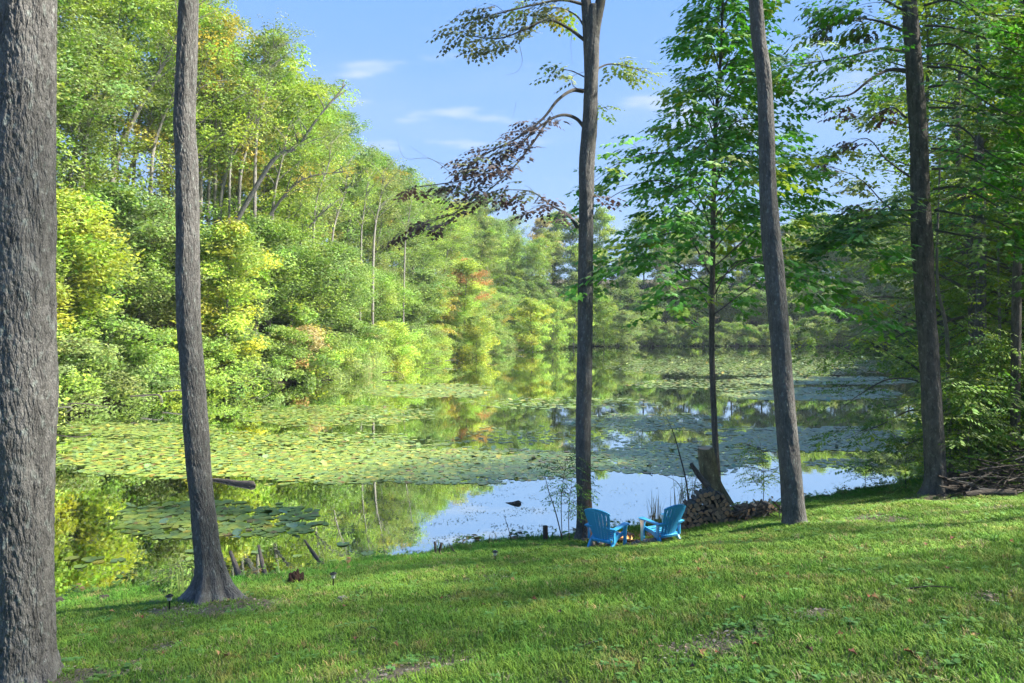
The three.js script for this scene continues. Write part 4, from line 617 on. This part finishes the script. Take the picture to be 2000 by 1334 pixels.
const chairSpots = [[1183, 1071, 15.4, -0.62, 'blue slatted garden chair in front of the forked trunk'], [1294, 1060, 15.7, 0.5, 'blue slatted garden chair beside the firewood stack']];
const chair0 = makeChair();
chairSpots.forEach(([px, py, d, yaw, label], i) => { const c = i ? chair0.clone() : chair0, p = at(px, py, d); c.position.copy(onGround(p.x, p.z, -0.005)); c.rotation.set(0, yaw, 0); top(c, 'garden_chair', label, 'chair', 'blue chairs at the fire pit'); });

// ------------------------------------------------------------------ fire pit
function rockGeo(seed, detail = 2) { const g = new THREE.IcosahedronGeometry(1, detail), p = g.attributes.position, q = rng(seed), o = q() * 50; for (let i = 0; i < p.count; i++) { const x = p.getX(i), y = p.getY(i), z = p.getZ(i), k = 1 + 0.28 * n3(x * 0.9 + o, y * 0.9, z * 0.9) + 0.1 * n3(x * 2.4, y * 2.4 + o, z * 2.4); p.setXYZ(i, x * k, y * k * 0.72, z * k); } g.computeVertexNormals(); return g; }
const stoneTex = dataTex(256, 256, (u, v) => { const a = 0.7 + 0.3 * tile((x, y) => fbm2(x * 9, y * 9, 5), u, v); return [a]; }, true);
const stoneM = [[0.34, 0.29, 0.24], [0.27, 0.26, 0.25], [0.4, 0.36, 0.31], [0.22, 0.2, 0.19]].map((c) => new THREE.MeshStandardMaterial({ name: 'field stone', color: new THREE.Color().setRGB(...c), map: stoneTex, bumpMap: stoneTex, bumpScale: 0.01, roughness: 0.9 }));
const rocks = [1, 2, 3, 4].map((s) => rockGeo(s * 7));
const pit = (() => { const p = at(1228, 1062, 16.2); return onGround(p.x, p.z); })();
{
  const r = rng(55);
  for (let i = 0; i < 34; i++) { const ring = i < 22 ? 0.85 : 1.02, a = (i < 22 ? i / 22 : i / 12) * 6.283 + 0.15 * r(), x = pit.x + Math.cos(a) * ring * (1 + 0.08 * (r() - 0.5)), z = pit.z + Math.sin(a) * ring * 0.85 * (1 + 0.08 * (r() - 0.5)), s = 0.06 + 0.05 * r(), ci = Math.floor(r() * 4); const m = shade(new THREE.Mesh(rocks[i % 4], stoneM[ci])); m.position.copy(onGround(x, z, s * 0.35)); m.scale.setScalar(s); m.rotation.set(r(), r() * 6.283, r() * 0.5); const n = ['tan', 'grey', 'pale buff', 'dark grey'][ci]; top(m, 'pit_stone', `${n} rounded stone in the ring of the fire pit between the blue chairs`, 'stone', `${n} stones ringing the fire pit`); }
  const charM = new THREE.MeshStandardMaterial({ name: 'charred wood', map: BT2.map, bumpMap: BT2.bump, bumpScale: 0.01, color: new THREE.Color(0.2, 0.17, 0.15), roughness: 0.95 });
  for (let i = 0; i < 6; i++) { const a = i * 1.05 + 0.4 * r(), L = 0.3 + 0.12 * r(); const m = shade(new THREE.Mesh(tube([V(-L * 0.5, 0, 0), V(0, 0.01, 0), V(L * 0.5, 0, 0)], [0.035, 0.045, 0.04], { seg: 10, step: 0.03, rough: 0.006, freq: 40 }), charM)); m.position.copy(onGround(pit.x - 0.1 + Math.cos(a) * 0.16, pit.z + Math.sin(a) * 0.14, 0.05 + 0.03 * (i % 3))); m.rotation.set(0, -a, 0.25); top(m, 'charred_log', 'charred log in the burning fire', 'log', 'charred logs in the fire'); }
  const fire = thing('campfire', 'small orange campfire flames in the stone ring', 'fire', onGround(pit.x - 0.1, pit.z, 0.06));
  const flM = [new THREE.MeshStandardMaterial({ name: 'flame', color: 0x000000, emissive: new THREE.Color(1, 0.33, 0.06), emissiveIntensity: 0.45, roughness: 1 }), new THREE.MeshStandardMaterial({ name: 'flame core', color: 0x000000, emissive: new THREE.Color(1, 0.62, 0.25), emissiveIntensity: 0.45, roughness: 1 })];
  for (let i = 0; i < 8; i++) { const h = 0.12 + 0.2 * r(), w = 0.02 + 0.02 * r(), pts = []; for (let k = 0; k <= 8; k++) { const t = k / 8; pts.push(new THREE.Vector2(Math.max(0.001, w * Math.sin(Math.PI * Math.pow(1 - t, 1.5)) * (1 - 0.3 * t) + (k ? 0 : w * 0.3)), t * h)); } const lg = new THREE.LatheGeometry(pts, 8), p = lg.attributes.position; for (let k = 0; k < p.count; k++) { const y = p.getY(k); p.setX(k, p.getX(k) + 0.03 * Math.sin(y * 18 + i * 2)); p.setZ(k, p.getZ(k) + 0.02 * Math.cos(y * 15 + i)); } part(fire, 'flame', lg.translate((r() - 0.5) * 0.32, 0, (r() - 0.5) * 0.2), flM[i % 2]); }
  const fl = new THREE.PointLight(new THREE.Color(1, 0.5, 0.15), 0.35); fl.position.set(0, 0.4, 0.05); fl.shadow.radius = 5; fl.castShadow = true; fl.name = 'fire_light'; fire.add(fl);
}

// ------------------------------------------------------------------ firewood
{
  const r = rng(71), ringTex = dataTex(256, 256, (u, v) => { const x = u - 0.5, y = v - 0.5, d = Math.hypot(x, y), a = Math.atan2(y, x); const k = 0.72 + 0.13 * Math.sin(d * 95 + 3 * n2(x * 4, y * 4)) + 0.16 * fbm2(x * 9, y * 9, 4) + 0.06 * n2(a * 9, d * 2); return [k * 0.95, k * 0.85, k * 0.72]; }, true);
  const faceM = [[0.68, 0.6, 0.52], [0.42, 0.39, 0.36], [0.72, 0.58, 0.45]].map((c) => new THREE.MeshStandardMaterial({ name: 'cut wood', color: new THREE.Color().setRGB(...c), map: ringTex, bumpMap: ringTex, bumpScale: 0.006, roughness: 0.9 }));
  function logGeo(kind, seed) { // unit-size cross-section, axis along z, length 1
    const q = rng(seed), N = 16, out = []; const full = kind ? (kind === 1 ? Math.PI : 1.9) : 6.283;
    if (kind) out.push([0, 0]);
    for (let i = 0; i < (kind ? N + 1 : N); i++) { const a = (i / N) * full + 0.4 * q() * 0.1, k = 1 + 0.09 * (q() - 0.5) * 2; out.push([Math.cos(a) * k, Math.sin(a) * k]); }
    let cx = 0, cy = 0; for (const p of out) { cx += p[0] / out.length; cy += p[1] / out.length; } if (kind) out.forEach((p) => { p[0] -= cx; p[1] -= cy; });
    const sc = kind === 1 ? 1.25 : kind === 2 ? 1.45 : 1; out.forEach((p) => { p[0] *= sc; p[1] *= sc; });
    const side = [], uv = []; for (let i = 0; i < out.length; i++) { const a = out[i], b = out[(i + 1) % out.length]; for (const [p, z] of [[a, 0], [b, 0], [b, -1], [a, 0], [b, -1], [a, -1]]) { side.push(p[0], p[1], z); uv.push(Math.atan2(p[1], p[0]) * 0.1, z * 0.4); } }
    const g = new THREE.BufferGeometry(); g.setAttribute('position', new THREE.Float32BufferAttribute(side, 3)); g.setAttribute('uv', new THREE.Float32BufferAttribute(uv, 2)); g.computeVertexNormals();
    const f = [], fu = []; for (const z of [0, -1]) for (let i = 1; i < out.length - 1; i++) { const t = [out[0], out[i], out[i + 1]]; if (z) t.reverse(); for (const p of t) { f.push(p[0], p[1], z); fu.push(0.5 + p[0] * 0.4, 0.5 + p[1] * 0.4); } }
    const fg = new THREE.BufferGeometry(); fg.setAttribute('position', new THREE.Float32BufferAttribute(f, 3)); fg.setAttribute('uv', new THREE.Float32BufferAttribute(fu, 2)); fg.computeVertexNormals();
    return [g, fg];
  }
  const kinds = [logGeo(0, 1), logGeo(1, 2), logGeo(2, 3), logGeo(0, 4), logGeo(2, 5)];
  const a = at(1336, 1030, 16.8), b = at(1520, 1012, 16.9), W = b.x - a.x, base = a.clone();
  const topAt = (u) => u < 0.56 ? 0.82 * Math.pow(Math.sin(Math.PI * clamp(0.1 + u / 0.56 * 0.86, 0, 1)), 0.8) : lerp(0.34, 0.26, (u - 0.56) / 0.44);
  const s = 0.118, names = ['round', 'half-round', 'split wedge', 'round', 'split wedge'];
  for (let row = 0; row < 9; row++) for (let i = 0, nth = 0; i < W / s + 1; i++) {
    const u = (i * s + (row % 2 ? s / 2 : 0)) / W, h = row * s * 0.86 + 0.055; if (u > 0.72 && row < 2 ? r() < 0.5 : false) continue; if (u > 1 || h > topAt(u) + 0.02 * r()) continue;
    const k = Math.floor(r() * 5), R = s * 0.5 * (0.86 + 0.22 * r()), x = base.x + u * W, z = base.z - 0.12 * u + 0.1 * (r() - 0.5), ci = Math.floor(r() * 3);
    const m = shade(new THREE.Mesh(kinds[k][0], M.barkBrown)); m.position.copy(onGround(x, z)); m.position.y = Math.max(gh(x, z - 0.2), gh(x, z)) + h; m.scale.set(R, R, 0.4 + 0.06 * r()); m.rotation.set(0, 0.12 * (r() - 0.5) + 0.05, r() * 6.283);
    top(m, 'firewood_log', `${['pale', 'greyed', 'buff'][ci]}-ended ${names[k]} log, number ${++nth} from the left in row ${row + 1} of the firewood stack`, 'firewood', 'logs of the firewood stack');
    part(m, 'cut_face', kinds[k][1], faceM[ci]);
  }
  // loose sticks at the low end of the stack
  for (let i = 0; i < 26; i++) { const px = 1440 + 90 * r(), p = at(px, 1012 - 14 * r(), 16.5 + 0.5 * r()), L = 0.4 + 0.6 * r(), a2 = r() * 6.283; p.y = gh(p.x, p.z) + 0.05 + 0.32 * r(); const rr = 0.008 + 0.014 * r(); const m = shade(new THREE.Mesh(tube([V(-L / 2, 0, 0), V(0, 0.03, 0.02), V(L / 2, 0, 0)], [rr, rr * 0.8, rr * 0.4], { seg: 6, step: 0.08 }), i % 3 ? M.deadwood : M.barkPale)); m.position.copy(p); m.rotation.set(0, a2, (r() - 0.5) * 1.6); top(m, 'loose_stick', 'thin stick tossed on the low end of the firewood stack', 'stick', 'sticks on the low end of the firewood'); }
}

// ------------------------------------------------------------------ the sawn stump behind the stack
{
  const stumpM = new THREE.MeshStandardMaterial({ name: 'mossy stump bark', map: BT2.map, bumpMap: BT2.bump, bumpScale: 0.02, roughness: 1, color: new THREE.Color(1.7, 1.6, 0.95) }), P = (x, y, d = 18.3) => at(x, y, d), foot = onGround(P(1398, 985).x, P(1398, 985).z, -0.15), g = thing('sawn_stump', 'tall sawn-off stump with a broken side stub behind the firewood stack', 'stump', foot), o = (x, y, d) => P(x, y, d).sub(foot);
  const st = part(g, 'trunk', tube([V(0.1, 0, 0), o(1395, 965), o(1386, 930), o(1378, 876)], [0.36, 0.3, 0.235, 0.215], { seg: 40, step: 0.05, flare: 0.5, flareH: 0.35, rough: 0.014, freq: 22 }), stumpM);
  const topc = o(1378, 875.6); part(st, 'cut_face', new THREE.CylinderGeometry(0.2, 0.2, 0.02, 24).rotateX(0.06).translate(topc.x, topc.y + 0.005, topc.z), new THREE.MeshStandardMaterial({ name: 'sawn wood', color: new THREE.Color(0.35, 0.27, 0.2), roughness: 0.9 }));
  part(g, 'stub', tube([o(1384, 950, 18.1), o(1366, 930, 18), o(1350, 906, 17.9)], [0.09, 0.075, 0.05], { seg: 14, step: 0.05, rough: 0.008, freq: 30 }), M.barkGrey);
  part(g, 'root', tube([o(1400, 935, 18.2), o(1416, 965, 18), o(1430, 985, 17.9)], [0.06, 0.08, 0.06], { seg: 14, step: 0.05, rough: 0.01, freq: 25 }), stumpM);
}

// ------------------------------------------------------------------ brush pile on the right
{
  const r = rng(91), c = at(1945, 935, 17.2);
  for (let i = 0; i < 130; i++) {
    const u = r(), x = c.x - 0.8 + 2.6 * u, z = c.z + 0.25 - 1.3 * r(), hgt = lerp(0.25, 1.05, sstep(-0.1, 0.7, u)) * r(), L = 0.7 + 1.3 * r(), rr = 0.01 + 0.03 * r() * r(), a = (r() - 0.5) * 1.6;
    const m = shade(new THREE.Mesh(tube([V(-L / 2, 0, 0), V(-L * 0.1, 0.06 * (r() - 0.3), 0.05 * r()), V(L / 2, 0.1 * (r() - 0.5), 0)], [rr, rr * 0.8, rr * 0.3], { seg: 6, step: 0.12 }), i % 4 ? M.deadwood : M.barkPale));
    m.position.copy(onGround(x, z, 0.04 + hgt)); m.rotation.set(0, a, (r() - 0.45) * 0.7); top(m, 'brush_branch', `${i % 4 ? 'brown' : 'pale'} dead branch in the brush pile at the right edge of the lawn`, 'branch', `${i % 4 ? 'brown' : 'pale'} branches of the brush pile`);
  }
  const pw = at(1885, 938, 16.9), qw = at(1985, 928, 16.7), p = onGround(pw.x, pw.z), q = onGround(qw.x, qw.z), m = shade(new THREE.Mesh(tube([V(0, 0, 0), V((q.x - p.x) / 2, 0.04, 0), q.clone().sub(p)], [0.07, 0.1, 0.09], { seg: 18, step: 0.06, rough: 0.008 }), M.deadwood)); m.position.copy(p).add(V(0, 0.1, 0)); top(m, 'fallen_log', 'thick pale log lying along the foot of the brush pile', 'log');
}

// ------------------------------------------------------------------ small things along the shore
const darkMetal = new THREE.MeshStandardMaterial({ name: 'black metal', color: new THREE.Color(0.02, 0.02, 0.02), roughness: 0.4, metalness: 0.6 });
const lens = new THREE.MeshPhysicalMaterial({ name: 'frosted lens', color: new THREE.Color(0.75, 0.78, 0.72), roughness: 0.35, transmission: 0.4, thickness: 0 });
for (const [px, py, depth, s, label] of [[651, 1149, 13.5, 1, 'solar path light with a clear lens beside the rotten stump'], [331, 1192, 11.8, 0.85, 'solar path light at the root flare of the second trunk'], [967, 1100, 15.3, 0.85, 'solar path light on the lawn edge near the two stubs']]) {
  const q = onLawn(px, py), g = thing('path_light', label, 'garden light', q, 'solar path lights'), h = 0.3 * s;
  part(g, 'stake', new THREE.CylinderGeometry(0.012, 0.01, h * 0.62, 10).translate(0, h * 0.31, 0), darkMetal);
  part(g, 'collar', new THREE.CylinderGeometry(0.03, 0.015, 0.02, 16).translate(0, h * 0.62, 0), darkMetal);
  part(g, 'lens', new THREE.CylinderGeometry(0.042, 0.03, h * 0.24, 16).translate(0, h * 0.75, 0), lens);
  const cap = part(g, 'cap', new THREE.LatheGeometry([[0.001, 0.03], [0.04, 0.024], [0.062, 0.006], [0.062, 0], [0.001, 0]].map(([x, y]) => new THREE.Vector2(x * 1, y)), 20).translate(0, h * 0.87, 0), darkMetal);
  part(cap, 'solar_panel', new THREE.BoxGeometry(0.04, 0.004, 0.04).translate(0, h * 0.87 + 0.03, 0), new THREE.MeshPhysicalMaterial({ name: 'solar cell', color: new THREE.Color(0.01, 0.012, 0.03), roughness: 0.15 }));
}
function stick(name, label, category, pts, radii, m, opts = {}) { const o = pts[0].clone(), g = shade(new THREE.Mesh(tube(pts.map((p) => p.clone().sub(o)), radii, { seg: 10, step: 0.05, ...opts }), m)); g.position.copy(o); return top(g, name, label, category, opts.group); }
const S = (px, py, d) => at(px, py, d);
{ // stubs, post, twigs
  const lift = (p) => { p.y = gh(p.x, p.z) - 0.05; return p; };
  const d0 = 15.4;
  stick('wooden_stub', 'thicker dark upright stub at the waterline, left of the pair', 'stub', [lift(S(852, 1102, d0)), S(851, 1078, d0), S(849, 1058, d0)], [0.035, 0.03, 0.025], M.deadwood, { rough: 0.006 });
  stick('wooden_stub', 'knobbly upright stub at the waterline, right of the pair', 'stub', [lift(S(862, 1100, d0)), S(859, 1078, d0), S(862, 1060, d0)], [0.03, 0.025, 0.03], M.deadwood, { rough: 0.006 });
  stick('dead_twig', 'thin dead twig slanting beside the two stubs', 'twig', [lift(S(899, 1096, d0)), S(888, 1078, d0), S(876, 1060, d0)], [0.014, 0.012, 0.008], M.deadwood);
  stick('dead_twig', 'short dead twig lying between the stubs and the slanting twig', 'twig', [lift(S(884, 1094, d0)), S(873, 1082, d0), S(862, 1074, d0)], [0.009, 0.008, 0.005], M.deadwood);
  stick('post', 'short dark post at the waterline left of the forked trunk', 'post', [lift(S(1065, 1058, 16.6)), S(1065, 1040, 16.6), S(1065, 1027, 16.6)], [0.065, 0.06, 0.06], M.deadwood, { rough: 0.01, seg: 16 });
  stick('dead_sapling', 'thin bare sapling curving up left of the forked trunk', 'sapling', [lift(S(1100, 1052, 16.4)), S(1085, 1000, 16.4), S(1072, 960, 16.3), S(1062, 920, 16.2)], [0.016, 0.013, 0.01, 0.005], M.deadwood);
  stick('dead_sapling', 'short bare sapling at the waterline right of the path light', 'sapling', [lift(S(1001, 1068, 16.2)), S(995, 1040, 16.2), S(984, 1005, 16.2)], [0.011, 0.009, 0.005], M.deadwood);
  stick('dead_sapling', 'tall bare sapling between the second chair and the sawn stump', 'sapling', [lift(S(1349, 990, 18)), S(1340, 940, 18), S(1328, 890, 18), S(1315, 845, 18), S(1300, 812, 18)], [0.025, 0.02, 0.016, 0.012, 0.004], M.deadwood);
  stick('dead_twig', 'forked thin twig leaning beside the tall bare sapling', 'twig', [lift(S(1345, 980, 18.2)), S(1325, 945, 18.2), S(1290, 925, 18.2)], [0.01, 0.008, 0.004], M.deadwood);
  stick('dead_twig', 'thin bent twig rising left of the sawn stump', 'twig', [lift(S(1360, 985, 17.8)), S(1356, 950, 17.8), S(1366, 915, 17.8)], [0.012, 0.009, 0.004], M.deadwood);
}
function floating(label, pts, radii) { const p = pts.map(([x, y]) => onWater(x, y)); p.forEach((q, i) => { q.y = pts[i][2]; }); stick('floating_log', label, 'log', p, radii, M.deadwood, { seg: 14, rough: 0.012, freq: 18 }); }
floating('broken dark log floating right of the second trunk', [[395, 936, 0.0], [430, 939, 0.03], [465, 945, 0.04], [492, 948, 0.06], [499, 950, 0.03]], [0.035, 0.05, 0.075, 0.09, 0.02]);
floating('small dark wedge of wood floating in the bright open water', [[988, 982, -0.01], [1002, 984, 0.01], [1013, 984, 0.04], [1018, 984.5, 0.02]], [0.02, 0.05, 0.065, 0.015]);
floating('pale sunken pole slanting out of the water left of the rotten stump', [[520, 1140, 0.15], [512, 1100, 0.03], [505, 1066, 0.0]], [0.045, 0.04, 0.03]);
floating('dark sunken pole slanting in the water beside the root flare', [[470, 1140, 0.12], [460, 1105, 0.03], [450, 1078, 0.0]], [0.05, 0.045, 0.035]);
floating('long sunken branch in the shallow water above the path light', [[640, 1112, 0.02], [615, 1085, 0.03], [595, 1055, 0.0]], [0.03, 0.03, 0.02]);
{ // rotten stump, stones, low stumps
  const r = rng(17), q = onLawn(577, 1138), g = thing('rotten_stump', 'crumbling reddish rotten stump at the waterline', 'stump', q);
  const redM = new THREE.MeshStandardMaterial({ name: 'rotten wood', color: new THREE.Color(0.16, 0.075, 0.045), map: BT2.map, bumpMap: BT2.bump, bumpScale: 0.03, roughness: 1 });
  redM.color.multiplyScalar(3);
  for (let i = 0; i < 16; i++) { const a = r() * 6.283, k = 0.16 * Math.sqrt(r()), h = 0.1 + 0.16 * (1 - k / 0.2) * (0.6 + 0.6 * r()); part(g, 'splinter', tube([V(Math.cos(a) * k, -0.03, Math.sin(a) * k), V(Math.cos(a) * k * 1.2, h * 0.6, Math.sin(a) * k * 1.2), V(Math.cos(a) * k * 1.5, h, Math.sin(a) * k * 1.4)], [0.06, 0.05, 0.015], { seg: 7, step: 0.04, rough: 0.012, freq: 40 }), redM); }
  for (const [px, py, s, label, ci] of [[668, 1174, 0.075, 'small pale stone lying in the grass below the path light', 2], [203, 1172, 0.09, 'low dark lump of old stump at the waterline left of the second trunk', 3], [110, 1182, 0.13, 'dark rounded stump beside the nearest trunk at the waterline', 3], [957, 972, 0.0, '', 0]]) { if (!s) continue; const m = shade(new THREE.Mesh(rocks[ci], ci === 3 ? M.deadwood : stoneM[2])); m.position.copy(onLawn(px, py)).add(V(0, s * 0.3, 0)); m.scale.setScalar(s); top(m, ci === 3 ? 'old_stump' : 'lawn_stone', label, ci === 3 ? 'stump' : 'stone'); }
}
// leafy saplings and reeds
function sapling(foot, h, n, label, seed, color, geo = SPRAY_BEECH[1], name = 'leafy_sapling') {
  const g = thing(name, label, 'sapling', foot), L = lists(), r = rng(seed), path = [V(0, -0.05, 0), V(0.05 * h * (r() - 0.5), h * 0.5, 0), V(0.15 * h * (r() - 0.5), h, 0.02)], curve = new THREE.CatmullRomCurve3(path);
  part(g, 'stem', tube(path, [0.012, 0.009, 0.004], { seg: 6, step: 0.1 }), M.twig);
  for (let i = 0; i < n; i++) { const s = curve.getPoint(0.35 + 0.65 * r()), az = r() * 6.283, len = h * 0.22 * (0.6 + 0.7 * r()), e = s.clone().add(V(Math.cos(az) * len, len * 0.4, Math.sin(az) * len)); leafyLimb(L, [s, s.clone().lerp(e, 0.5), e], 0.006, 0.003, { n: 5, spread: 0.3, color, seed: seed + i, sc: 0.55 }); }
  finish({ g }, L, M.twig, geo); return g;
}
const og = (px, py, d) => { const p = at(px, py, d); return onGround(p.x, p.z); };
sapling(og(1112, 1050, 16.3), 1.5, 16, 'leafy sapling close against the left of the forked trunk', 1101, C.deep);
sapling(og(1098, 1048, 16.9), 2.1, 10, 'taller sparse sapling with small leaves left of the forked trunk', 1102, C.deep);
sapling(og(1490, 1000, 18.6), 1.9, 26, 'light leafy sapling between the sawn stump and the straight trunk', 1103, C.light);
sapling(og(1375, 1000, 18.8), 1.1, 10, 'wispy sapling in front of the sawn stump', 1104, C.green);
sapling(og(1690, 958, 21.5), 1.0, 18, 'low dark-leaved sapling at the waterline left of the buttressed trunk', 1105, C.deep);
sapling(og(1770, 955, 21), 1.6, 22, 'yellow-green sapling at the waterline touching the buttressed trunk', 1106, C.yellowGreen);
sapling(onLawn(378, 1150), 0.42, 8, 'low pale-leaved seedling in front of the root flare', 1107, [0.25, 0.4, 0.08], SPRAY_MAPLE[0]);
sapling(onLawn(340, 1150), 0.5, 7, 'thin green seedling left of the root flare', 1108, C.green);
function reeds(foot, n, h, label, seed, color, spread = 0.18) { const r = rng(seed), t = []; for (let i = 0; i < n; i++) { const a = r() * 6.283, k = spread * Math.sqrt(r()), x = Math.cos(a) * k, z = Math.sin(a) * k, hh = h * (0.5 + 0.6 * r()), b = r() * 6.283, l = hh * 0.35 * r(), w = 0.009; const P0 = [x, -0.05, z], P1 = [x + Math.cos(b) * l * 0.3, hh * 0.6, z + Math.sin(b) * l * 0.3], P2 = [x + Math.cos(b) * l, hh, z + Math.sin(b) * l], sx = -Math.sin(b) * w, sz = Math.cos(b) * w; t.push(P0[0] - sx, P0[1], P0[2] - sz, P0[0] + sx, P0[1], P0[2] + sz, P1[0] + sx, P1[1], P1[2] + sz, P0[0] - sx, P0[1], P0[2] - sz, P1[0] + sx, P1[1], P1[2] + sz, P1[0] - sx, P1[1], P1[2] - sz, P1[0] - sx, P1[1], P1[2] - sz, P1[0] + sx, P1[1], P1[2] + sz, ...P2); } const m = shade(new THREE.Mesh(geoOf(t), new THREE.MeshPhysicalMaterial({ name: 'reed', color: new THREE.Color().setRGB(...color), roughness: 0.88, transmission: 0.3, thickness: 0, side: THREE.DoubleSide }))); m.position.copy(foot); return top(m, 'reed_clump', label, 'reeds'); }
reeds(og(1280, 1020, 17.6), 26, 1.0, 'sparse reed clump behind the second chair', 1201, [0.2, 0.19, 0.09]);
reeds(og(1335, 1000, 18.4), 40, 1.2, 'brownish reed clump between the second chair and the sawn stump', 1202, [0.16, 0.15, 0.07], 0.35);
reeds(og(365, 1140, 12.6), 30, 0.8, 'green reed clump behind the root flare at the waterline', 1203, [0.2, 0.28, 0.06], 0.35);
for (let i = 0; i < 9; i++) { const px = 625 + 13 * i, p = onWater(px, 728 + (i % 3) * 3); p.y = 0; reeds(p, 90, 2.1 + 0.6 * (i % 3), 'tall green reed clump at the foot of the sunlit bank', 1210 + i, i % 3 === 1 ? [0.34, 0.2, 0.1] : [0.24, 0.32, 0.09], 1.1).userData.group = 'reeds at the foot of the sunlit bank'; }
// fallen leaves on the lawn
{
  const r = rng(31), cols = [[0.2, 0.07, 0.03, 'rust-brown'], [0.1, 0.05, 0.035, 'dark brown'], [0.3, 0.17, 0.07, 'tan'], [0.14, 0.05, 0.03, 'reddish']];
  const ms = cols.map(([a, b, c]) => new THREE.MeshStandardMaterial({ name: 'dead leaf', color: new THREE.Color().setRGB(a, b, c), roughness: 0.9, side: THREE.DoubleSide })), gs = [0.5, 0.9].map((f) => geoOf((() => { const o = []; leafTris(o, MAPLE, 0.1, new THREE.Matrix4(), -f, 0.4); return o; })()));
  const spots = [[998, 1137], [1040, 1178], [1808, 1068], [1864, 1058], [1972, 1064], [1905, 1078], [1643, 1093], [1614, 1097], [1095, 1205], [1697, 1178], [1925, 1150], [565, 1183], [672, 1193], [447, 1291], [540, 1290], [430, 1284], [865, 1175], [1487, 1046], [1850, 1120], [230, 1275], [1500, 1110], [1370, 1120]];
  for (let i = 0; i < 26; i++) spots.push([200 + 1780 * r(), 1120 + 200 * r()]);
  spots.forEach(([px, py], i) => { const p = onLawn(px, py), ci = Math.floor(r() * 4), m = shade(new THREE.Mesh(gs[i % 2], ms[ci])); m.position.copy(p).add(V(0, 0.06, 0)); m.rotation.set((r() - 0.5) * 0.8, r() * 6.283, (r() - 0.5) * 0.8); m.scale.setScalar(0.5 + 0.45 * r()); top(m, 'fallen_leaf', `${cols[ci][3]} curled fallen leaf on the lawn`, 'leaf', `${cols[ci][3]} fallen leaves on the lawn`); });
}
[[1765, 1156, 0.5, 0.4], [1560, 1128, 0.3, 2], [720, 1230, 0.35, 1], [1180, 1255, 0.4, 2.6], [300, 1240, 0.3, 0.2], [980, 1290, 0.45, 1.5]].forEach(([px, py, L, a], i) => { const p = onLawn(px, py).add(V(0, 0.03, 0)), d = V(Math.cos(a), 0, Math.sin(a)); const e = p.clone().addScaledVector(d, L), m = p.clone().addScaledVector(d, L / 2); e.y = gh(e.x, e.z) + 0.03; m.y = gh(m.x, m.z) + 0.05; stick('fallen_twig', `short brown twig lying in the lawn, ${['right of the straight trunk', 'far right of the chairs', 'below the pale lawn stone', 'in the weedy foreground', 'beside the nearest trunk', 'near the bottom middle'][i]}`, 'twig', [p, m, e], [0.008, 0.007, 0.004], M.deadwood); });
// dead limbs and roots along the foot of the sunlit bank
{
  const r = rng(47); let k = 0;
  for (const [px, py] of [[470, 762], [500, 756], [520, 748], [300, 795], [280, 800], [340, 785], [130, 820], [110, 815], [840, 715], [880, 712], [760, 735], [1020, 690], [960, 700]]) {
    const p = onWater(px, py), L = 2 + 3 * r(), a = r() * 6.283; p.y = 0.3 + 0.8 * r(); p.x -= 0.8;
    stick('dead_limb', `bleached dead limb jutting over the water from the sunlit bank`, 'branch', [p.clone(), p.clone().add(V(L * 0.4, 0.1, 0.3 * r())), p.clone().add(V(L * 0.75 * Math.cos(a * 0.2), -0.35, L * 0.5 * Math.sin(a)))], [0.055, 0.035, 0.012], k++ % 2 ? M.barkPale : M.deadwood, { step: 0.3, group: 'dead limbs at the foot of the sunlit bank' });
  }
}
// things alike to the eye are told apart by their order across the view
{
  const by = new Map(), v = new THREE.Vector3(), th = (n) => n + (n % 100 >= 11 && n % 100 <= 13 ? 'th' : ['th', 'st', 'nd', 'rd'][n % 10] ?? 'th');
  camera.updateMatrixWorld(); camera.updateProjectionMatrix();
  for (const o of scene.children) if (o.userData.category && o.userData.label) { const k = o.userData.label; if (!by.has(k)) by.set(k, []); by.get(k).push(o); }
  for (const [label, list] of by) {
    if (list.length < 2 || /lily pad|brush pile|shading the lawn|tossed on/.test(label)) continue;
    const seen = list.map((o) => [v.copy(o.position).project(camera).x, o, v.z]).filter(([x, , z]) => Math.abs(x) < 1.02 && z < 1).sort((a, b) => a[0] - b[0]);
    const words = label.split(' ').length;
    seen.forEach(([, o], i) => { if (words <= 12) o.userData.label = `${label}, ${th(i + 1)} from the left`; });
  }
}
renderer.render(scene, camera);
